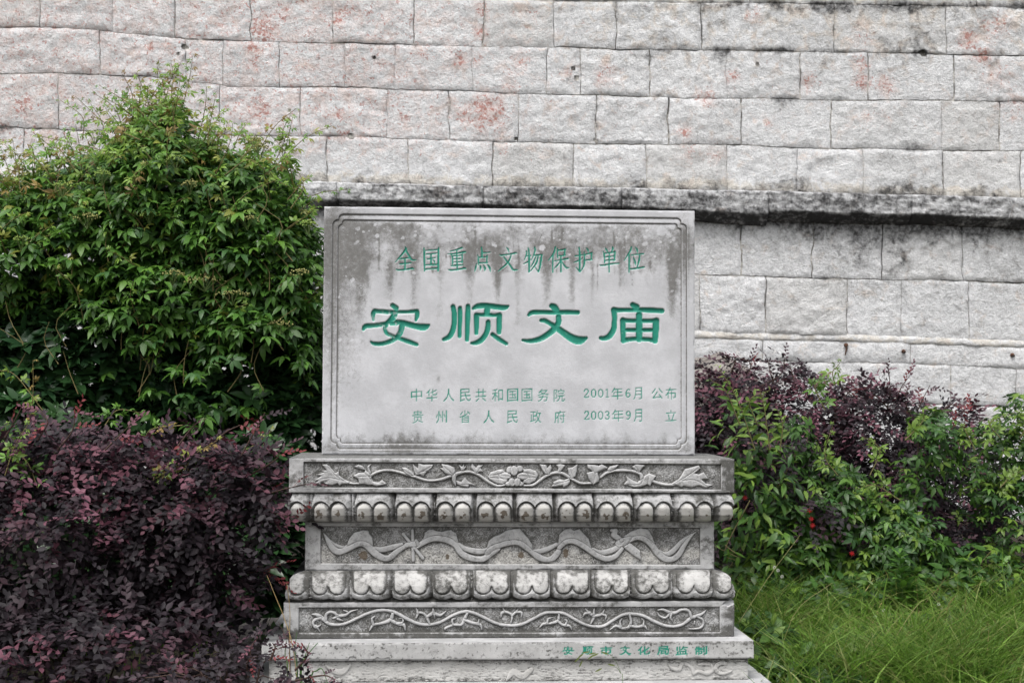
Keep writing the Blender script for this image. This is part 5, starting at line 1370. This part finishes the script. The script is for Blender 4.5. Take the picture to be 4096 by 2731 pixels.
purple("purple_leaf_shrub", "low sprig of dark purple leaves in front of the left end of the plinth", (-.95, 4.95, 0.0), blQ, 120, 33, (.085, .12), 4.85,
       [[(1080,2640),(1100,2590),(1090,2570)],[(1180,2680),(1230,2620),(1215,2580)],[(1180,2720),(1290,2700),(1340,2715)],[(1010,2650),(1000,2600),(1020,2560)]], nparts=60)

# ---------------- right: purple shrub against the wall
blR = [B(2920,1750,190,300,7.75,.4,1.2), B(3150,1800,250,330,7.8,.4,1.2), B(3500,1850,280,300,7.9,.4,1.1), B(3800,1870,170,260,7.9,.4,1.), B(3000,2050,240,260,7.5,.35,1), B(3450,2120,350,250,7.6,.35,.9), B(3880,2150,200,260,7.6,.3,.7), B(2780,1700,100,250,7.75,.3,1), B(3300,1950,330,250,8.2,.3,1.3), B(3700,1980,330,230,8.2,.3,1.3), B(3000,1950,300,300,8.1,.3,1), B(3480,1740,150,230,7.7,.3,1.2), B(3120,1850,90,110,7.05,.15,1.0), B(3250,2060,70,90,6.85,.12,1.0), B(3720,2120,120,120,7.2,.15,.8)]
purple("purple_leaf_shrub", "sparse purple-leaved shrub with upright twigs against the wall right of the tablet", (1.7, 7.9, .42), blR, 4600, 41, (.12, .17), 7.55,
       [[(3540,1680),(3560,1560),(3550,1450)],[(3480,1700),(3420,1600),(3350,1530)],[(3560,1640),(3480,1560),(3450,1545)],[(3640,1720),(3680,1620),(3720,1540)],[(3660,1700),(3620,1600),(3640,1540)],[(3100,1560),(3080,1480),(3070,1435)],[(2980,1520),(3000,1450),(2900,1420)],
        [(2920,1500),(2940,1430),(2860,1440)],[(3200,1600),(3170,1500),(3160,1460)],[(3800,1740),(3830,1660),(3880,1640)],[(3300,1700),(3260,1620),(3230,1590)],[(3720,1700),(3800,1620),(3860,1640)],[(3850,1800),(3920,1740),(3950,1760)],[(3010,1560),(3120,1500),(3140,1430)],[(3400,1760),(3340,1660),(3400,1560)],[(3580,1640),(3600,1560),(3640,1500)]],
       topy=(1900, 1500), frac=.6)

# ---------------- right: green plants
def green(name, label, cat, origin, blobs, n, seed, size, templ, young=.25, sprs=(), Ys=7.0, pal=[tuple(.78 * c for c in g) for g in GREENS], nparts=250, cand=(4, 6, 6), stemr=.003, up=.65, mask=None):
    pl = Plant(name, label, cat, origin, M_LEAF, templ, pal)
    P, F, O = shell(blobs, n, seed, rmin=.55, lump=.34, up=up)
    if mask is not None:
        k = mask(*project(P)); P, F, O = P[k], F[k], O[k]
    c = np.array([0, 0, 2, 2, 2, 5, 5, 1, 3])[rng.integers(0, 9, len(P))]
    c = np.where(rng.random(len(P)) < young * (.15 + O) * .8, rng.choice(cand, len(P)), c)
    pl.add(P, F, rng.uniform(size[0], size[1], len(P)), c, O)
    L = [sprout(pl, pxline(q[0], Ys), q[1], size[1] * .9, size[0] * .45, q[2], seed * 10 + j) for j, q in enumerate(sprs)]
    o = np.array(origin, float)
    for _ in range(14):
        e = P[rng.integers(0, len(P))]
        L.append(smooth_line([o + (rng.normal(0, .12), rng.normal(0, .06), .02), (o + e) / 2 + (rng.normal(0, .05), 0, .08), e], 8))
    pl.stems(L, (.14, .12, .05), stemr)
    pl.build(nparts)
    return pl
PED = [pedate(60 + k) for k in range(4)]; PNT = [pointed(k) for k in range(5)]
green("leafy_bush", "yellow-green leafy sapling standing right beside the top slab of the pedestal", "bush", (1.32, 7.0, float(ground_z(1.32, 7.0))),
      [B(2960,1800,100,200,6.9,.2), B(3050,1950,160,200,6.9,.25), B(2960,2050,110,220,6.8,.2), B(3080,2200,150,120,6.8,.2)], 620, 51, (.05, .085), PNT, .5,
      [([(3020,1800),(2950,1600),(2870,1460)],22,6),([(3080,1800),(3060,1650),(3040,1560)],18,6),([(2960,1700),(2900,1560),(2840,1520)],12,4),([(3120,1800),(3130,1700),(3110,1640)],14,6),([(2900,2180),(2960,2230),(2850,2180)],8,4),([(3000,2000),(2900,2200),(2940,2240)],8,5),([(3030,1700),(3000,1600),(3080,1560)],12,6)], 6.6, nparts=200)
green("climbing_vine", "green climbing vine sprawling over the middle of the right hand purple shrub", "vine", (2.0, 7.15, float(ground_z(2.0, 7.15))),
      [B(3310,2000,190,170,7.05,.25,1.2), B(3470,2140,220,170,7.0,.25,1.1), B(3200,2220,180,130,6.95,.22), B(3420,2330,330,100,6.9,.22,.8), B(3720,1760,100,130,7.1,.18,1.2), B(3600,2180,170,150,6.95,.2,1.2), B(3640,1950,70,120,7.1,.15,.8), B(3130,2080,90,130,6.9,.15,1.), B(3180,1760,70,90,7.1,.15,.8)], 1500, 52, (.06, .10), PED, .35,
      [([(3350,1900),(3300,1820),(3330,1700)],10,6),([(3480,1900),(3520,1800),(3460,1750)],10,6),([(3300,1640),(3260,1540),(3340,1520)],12,4),([(3340,1540),(3330,1490),(3345,1470),(3360,1450)],6,6),([(3620,1760),(3680,1700),(3700,1660)],10,6),([(3600,2000),(3500,1940),(3420,1960)],10,6)], 6.8, cand=(4, 4, 6))
green("leafy_bush", "dense green bush at the right edge of the picture in front of the wall", "bush", (3.05, 7.3, float(ground_z(3.05, 7.3))),
      [B(4030,1830,130,160,7.25,.28,1.2), B(4180,1850,190,270,7.2,.35), B(4120,1740,150,130,7.15,.25), B(4090,2120,140,220,7.1,.28), B(3880,1960,90,120,7.2,.2,.9), B(3900,2250,150,90,7.1,.2,.8)], 1050, 53, (.055, .095), PED[:2] + [pedate(77)], .4,
      [([(4000,1750),(3960,1690),(4060,1650)],10,6),([(3900,1800),(3870,1740),(3850,1700)],8,6),([(4080,1750),(4110,1690),(4070,1640)],8,6),([(4000,1950),(4050,1900),(4096,1880)],8,6)], 6.95)
pw = Plant("tall_weed", "single upright weed with narrow leaves in front of the right hand bushes", "weed", (2.02, 6.55, float(ground_z(2.02, 6.55))), M_LEAF, PNT, GREENS)
for k, pts in enumerate([[(3610,2440),(3608,2320),(3600,2210)],[(3650,2450),(3655,2380),(3650,2330)]]):
    L = smooth_line(pxline(pts, 6.55), 20); n = 46 if k == 0 else 20
    ix = np.linspace(1, 19, n).astype(int); a = np.arange(n) * 2.4
    tip = np.stack([np.cos(a), np.sin(a), .55 + .02 * ix], 1); nr = np.stack([-np.cos(a) * .4, -np.sin(a) * .4, np.ones(n)], 1); nr /= np.linalg.norm(nr, axis=1)[:, None]
    pw.add(L[ix], frames(tip, nr), np.linspace(.13, .05, n), rng.choice([1, 3, 4], n), 1)
    pw.stems([L], (.06,.12,.03), .004)
pw.build(66)
lowl = green("broadleaf_weeds", "low patch of broad green weeds between the grass and the right hand bushes", "weeds", (2.0, 6.75, float(ground_z(2.0, 6.75))),
      [B(3000,2340,140,110,6.8,.2), B(3300,2390,280,100,6.7,.2), B(3750,2350,280,100,6.8,.2), B(3900,2310,250,110,6.9,.25), B(3150,2620,250,60,6.1,.3), B(3450,2560,300,50,6.3,.3), B(3300,2700,300,50,5.9,.25), B(3900,2560,200,50,6.4,.2), B(3050,2500,150,50,6.3,.25), B(3700,2480,200,40,6.5,.2)], 2300, 54, (.045, .08), [oval(k) for k in range(4)] + PNT[:2], .2, nparts=120)
lw = Plant("small_weed", "small green weed growing in the dark gap left of the plinth", "weed", (-1.05, 5.75, .02), M_LEAF, PNT, GREENS)
for k, pts in enumerate([[(1060,2620),(1050,2550),(1075,2490)],[(1060,2600),(1030,2540),(1040,2510)],[(1070,2560),(1110,2520),(1130,2525)]]):
    lw.stems([sprout(lw, pxline(pts, 5.72), 6, .075, .04, [0, 2], 900 + k)], (.05,.08,.03), .0022)
lw.build(18)
# three red blossoms on the right hand shrub
for k, (x, y) in enumerate([(3240,2040),(3245,2075),(3250,2100),(2980,1990),(3408,2212)]):
    fl = Plant("red_blossom", "", "flower", pxline([(x, y)], 6.68)[0], M_LEAF, [leaflet(1, .3, .3, .2, 4)], [(.38,.006,.012)])
    n = 7; a = np.arange(n) * .9
    fl.add(np.tile(fl.o, (n, 1)), frames(np.stack([np.cos(a), -.3 + 0 * a, np.sin(a)], 1), np.tile([0, -1, .1], (n, 1)) + rng.normal(0, .2, (n, 3))), .013 + .004 * rng.random(n), 0, 1)
    fl.root['label'] = ["topmost of three red blossoms in a column right of the pedestal", "middle of three red blossoms in a column right of the pedestal", "lowest of three red blossoms in a column right of the pedestal",
                        "single small red blossom close to the right side of the pedestal", "small red blossom low in the green vine, apart from the column of three"][k]
    fl.build(n, 'petal')

# ---------------- grass
def grass(name, pts, H, lean, cols, seed, wd=.004, label=None):
    r = np.random.default_rng(seed); n = len(pts); k = 4
    a = r.uniform(0, 2 * math.pi, n); l = np.abs(r.normal(lean, .25, n)) * H; b = r.uniform(0, math.pi, n)
    t = np.linspace(0, 1, k)
    wv = np.array([1, .9, .6, .05]) * wd
    V = np.zeros((n, k, 2, 3))
    for i in range(k):
        cx = pts[:, 0] + np.cos(a) * l * t[i] ** 1.8; cy = pts[:, 1] + np.sin(a) * l * t[i] ** 1.8
        cz = pts[:, 2] + H * (t[i] - .25 * np.clip(l / H, 0, 1.4) * t[i] ** 2.5)
        sc_ = wv[i] * r.uniform(.6, 1.3, n) if i == 0 else wv[i]
        for j, s in enumerate((-1, 1)):
            V[:, i, j] = np.stack([cx + s * np.cos(b) * sc_ / 2, cy + s * np.sin(b) * sc_ / 2, cz], 1)
    q = np.array([[0, 1, 3, 2], [2, 3, 5, 4], [4, 5, 7, 6]])
    F = (q[None] + (np.arange(n) * 2 * k)[:, None, None]).reshape(-1, 4)
    c = np.array(cols)[r.integers(0, len(cols), n)] * r.uniform(.7, 1.25, (n, 1)) * (.62 + .75 * fbm(pts[:, 0] * 3 + 9, pts[:, 1] * 3, 3, 6))[:, None]
    M = np.concatenate([np.repeat(c, 2 * k, 0), np.ones((n * 2 * k, 1))], 1)
    return new_mesh(name, V.reshape(-1, 3), F, M_GRASS, True, M)
r = np.random.default_rng(61)
GC = [(.12,.23,.030),(.14,.27,.036),(.085,.18,.027),(.18,.31,.05),(.22,.33,.075),(.14,.26,.05),(.26,.30,.09)]
n = 17000
xy = np.stack([r.uniform(.95, 4.6, n), r.uniform(5.0, 7.3, n)], 1)
tall = fbm(xy[:, 0] * 1.6 + 3, xy[:, 1] * 1.8, 3, 4)
keep = r.random(n) < sstep(.38, .56, tall) * .9 + .15; xy = xy[keep]; tall = tall[keep]
pts = np.concatenate([xy, ground_z(xy[:, 0], xy[:, 1])[:, None]], 1)
H = (.05 + .22 * sstep(.38, .7, tall)) * r.uniform(.5, 1.35, len(pts)) * np.where(xy[:, 0] < 1.6, 1.1, 1)
g1 = link("grass", grass("grass", pts, H, .7, GC + [(.36,.30,.13)], 62, .011), kind='stuff', label='long bright green grass in front of the right hand bushes')
n = 7000   # a big overhanging tussock near the right bottom corner
cxy = np.array([(3700,2640,6.0),(4000,2560,6.2),(3850,2700,5.8),(3400,2700,5.9),(3150,2450,6.6),(4050,2420,6.6),(3000,2560,6.3)])
cid = r.integers(0, len(cxy), n); cc = at_depth(cxy[:, 0], cxy[:, 1], cxy[:, 2])[cid]
x = cc[:, 0] + r.normal(0, .17, n); y = cxy[cid, 2] + r.normal(0, .12, n)
pts = np.stack([x, y, ground_z(x, y)], 1)
link("grass_tussock", grass("grass_tussock", pts, r.uniform(.2, .40, n), .9, GC, 63, .0085), kind='stuff', label='taller overhanging tussocks in the long grass at bottom right')
n = 1500
x = r.uniform(1.0, 4.2, n); y = r.uniform(5.3, 6.9, n); pts = np.stack([x, y, ground_z(x, y)], 1)
link("grass", grass("grass", pts, r.uniform(.16, .42, n), 1.0, [(.22,.36,.07),(.18,.32,.05),(.30,.34,.12)], 65, .012), kind='stuff', label='broad pale blades arching over the long grass on the right')
n = 2600
x = r.uniform(-4.2, -.6, n); y = r.uniform(4.6, 6.8, n); pts = np.stack([x, y, ground_z(x, y)], 1)
link("grass", grass("grass", pts, r.uniform(.05, .2, n), .4, GC[:3], 64, .004), kind='stuff', label='thin grass under the purple shrub on the left')
# grass stalks and blades that stand alone
def stalk(name, label, lines, colr, wd=.003, seeds=(), group=None):
    o_ = np.array(lines[0][0]); t = thing(name, label, "grass stalk", tuple(o_), group)
    for L in lines:
        L = smooth_line(L, 12); mb = MB(); mb.tube(L - o_, np.linspace(wd, wd * .35, 12), 4, tuple(colr) + (1,))
        link("blade" if wd > .0025 else "stem", mb.mesh("stem", M_STEM), t)
    for p, d in seeds:
        v, f = leaflet(.028, .005, .05, .5, 3); mb = MB()
        fr = frames(np.array([d], float), np.array([[0, -1, .2]]))[0]
        mb.add(v @ fr.T + np.array(p) - o_, f, (.16, .20, .06, 1)); mb.add(v @ fr.T * (1, 1, 1) + np.array(p) - o_ + (0, .002, .001), f, (.14, .18, .05, 1))
        link("seed_head", mb.mesh("seed_head", M_LEAF), t)
    return t
gz = lambda x, y: float(ground_z(x, y))
def base_pt(px, Y):
    P = at_depth(np.array([float(px)]), np.array([2700.]), np.array([Y]))[0]; return np.array([P[0], Y, gz(P[0], Y)])
stalk("dry_grass_stalk", "thin straw-coloured grass stalk leaning left in front of the pedestal's left corner", [[base_pt(1215, 5.1), *pxline([(1180,2640),(1140,2480),(1100,2380),(1068,2300)], 5.1)]], (.38,.27,.12), .0022)
stalk("dry_grass_stalk", "upright straw grass stalk before the scroll frieze's left end", [[base_pt(1160, 5.12), *pxline([(1158,2560),(1160,2450),(1150,2350),(1146,2330)], 5.12)]], (.33,.24,.10), .0018)
stalk("dry_grass_stalk", "reddish dead twig stalk leaning over the plinth's left end", [[base_pt(1175, 5.08), *pxline([(1160,2610),(1140,2540),(1112,2485)], 5.08)]], (.10,.06,.05), .0022)
for k, (pts, c) in enumerate([([(1190,2700),(1180,2600),(1188,2525)], (.05,.12,.03)), ([(1200,2700),(1230,2620),(1272,2568)], (.06,.15,.04)), ([(1205,2680),(1218,2630),(1238,2568)], (.08,.17,.04)), ([(1150,2680),(1140,2620),(1146,2560)], (.10,.16,.05)), ([(1240,2731),(1270,2680),(1290,2675),(1310,2731)], (.05,.13,.03)), ([(1340,2760),(1230,2740),(1180,2690)], (.07,.16,.04))]):
    stalk("grass_blade", ["green grass blade standing straight before the plinth's left end", "green grass blade leaning right across the plinth's left end", "shorter green blade rising beside the right-leaning one", "pale green blade left of the straight blade by the plinth", "arching green blade low at the plinth's left foot", "green blade lying low towards the left under the plinth"][k],
          [[base_pt(pts[0][0], 5.05), *pxline(pts, 5.05)]], c, .0034)
sd = [(2320,2625,-1,-1.0),(2335,2612,-1,-.8),(2360,2606,-1,-.1),(2375,2618,-.8,-.6),(2395,2612,-1,-.45),(2405,2607,1,-.3),(2330,2640,-.6,-1.2),(2430,2655,1,-.2),(2408,2672,-1,-.5),(2400,2730,-.5,-1),(2385,2610,-1,-.2)]
stalk("green_grass_stalk", "drooping grass stalk with green seed heads before the plinth's small inscription", [[base_pt(2495, 5.0), *pxline([(2492,2731),(2482,2690),(2462,2640),(2430,2610),(2390,2604)], 5.0)], [pxline([(2482,2690)], 5.0)[0], *pxline([(2470,2672),(2445,2657)], 5.0)]], (.10,.16,.06), .0012,
      [(pxline([(a, b)], 5.0)[0], (c, 0, d)) for a, b, c, d in sd])
for k, (pts, lb) in enumerate([([(3100,2700),(3180,2450),(3330,2330)], "long pale grass stalk rising right of the pedestal foot"), ([(3560,2600),(3660,2430),(3710,2390)], "dry grass stalk leaning right above the grass middle of the lawn"), ([(2960,2480),(3080,2300),(3200,2140)], "thin stalk leaning from beside the pedestal into the green sapling"), ([(3900,2731),(3960,2560),(4040,2480)], "thin stalk above the tussock near the right bottom corner")]):
    stalk("dry_grass_stalk", lb, [[base_pt(pts[0][0], 6.0) if pts[0][1] > 2550 else pxline([pts[0]], 6.0)[0], *pxline(pts, 6.0)]], (.30,.28,.12), .002)
# small white daisies in the weeds
for k, (x, y, Y) in enumerate([(3098,2268,6.5),(3112,2280,6.5),(3128,2305,6.5),(3755,2415,6.4),(3535,2440,6.4),(3500,2465,6.4),(3540,2520,6.3),(3770,2435,6.4),(3600,2640,6.1)]):
    c = pxline([(x, y)], Y)[0]
    g0 = np.array([c[0] + .03, Y, gz(c[0], Y)])
    t = thing("daisy", ["upper of three tiny white daisies by the pedestal's right edge", "middle of three tiny white daisies by the pedestal's right edge", "lower of three tiny white daisies by the pedestal's right edge", "tiny white daisy right of the tall weed", "tiny white daisy left below the tall weed", "tiny white daisy farther left below the tall weed", "tiny white daisy in the open grass under the weed patch", "tiny white daisy just below the one right of the tall weed", "tiny white daisy low in the foreground grass"][k], "flower", tuple(g0))
    mb = MB(); mb.tube(smooth_line([g0, (g0 + c) / 2 + (.01, 0, 0), c], 6) - g0, .0012, 3, (.08,.14,.04,1)); link("stem", mb.mesh("stem", M_STEM), t)
    mb = MB()
    for q in range(9):
        v, f = leaflet(.007, .003, 0, 0, 2, .002); mb.add(roty(rotz(v, q * .7), 0) @ np.array([[1,0,0],[0,0,1],[0,-1,0]]) + c - g0, f, (.75,.75,.72,1))
    link("petals", mb.mesh("petals", M_LEAF), t)
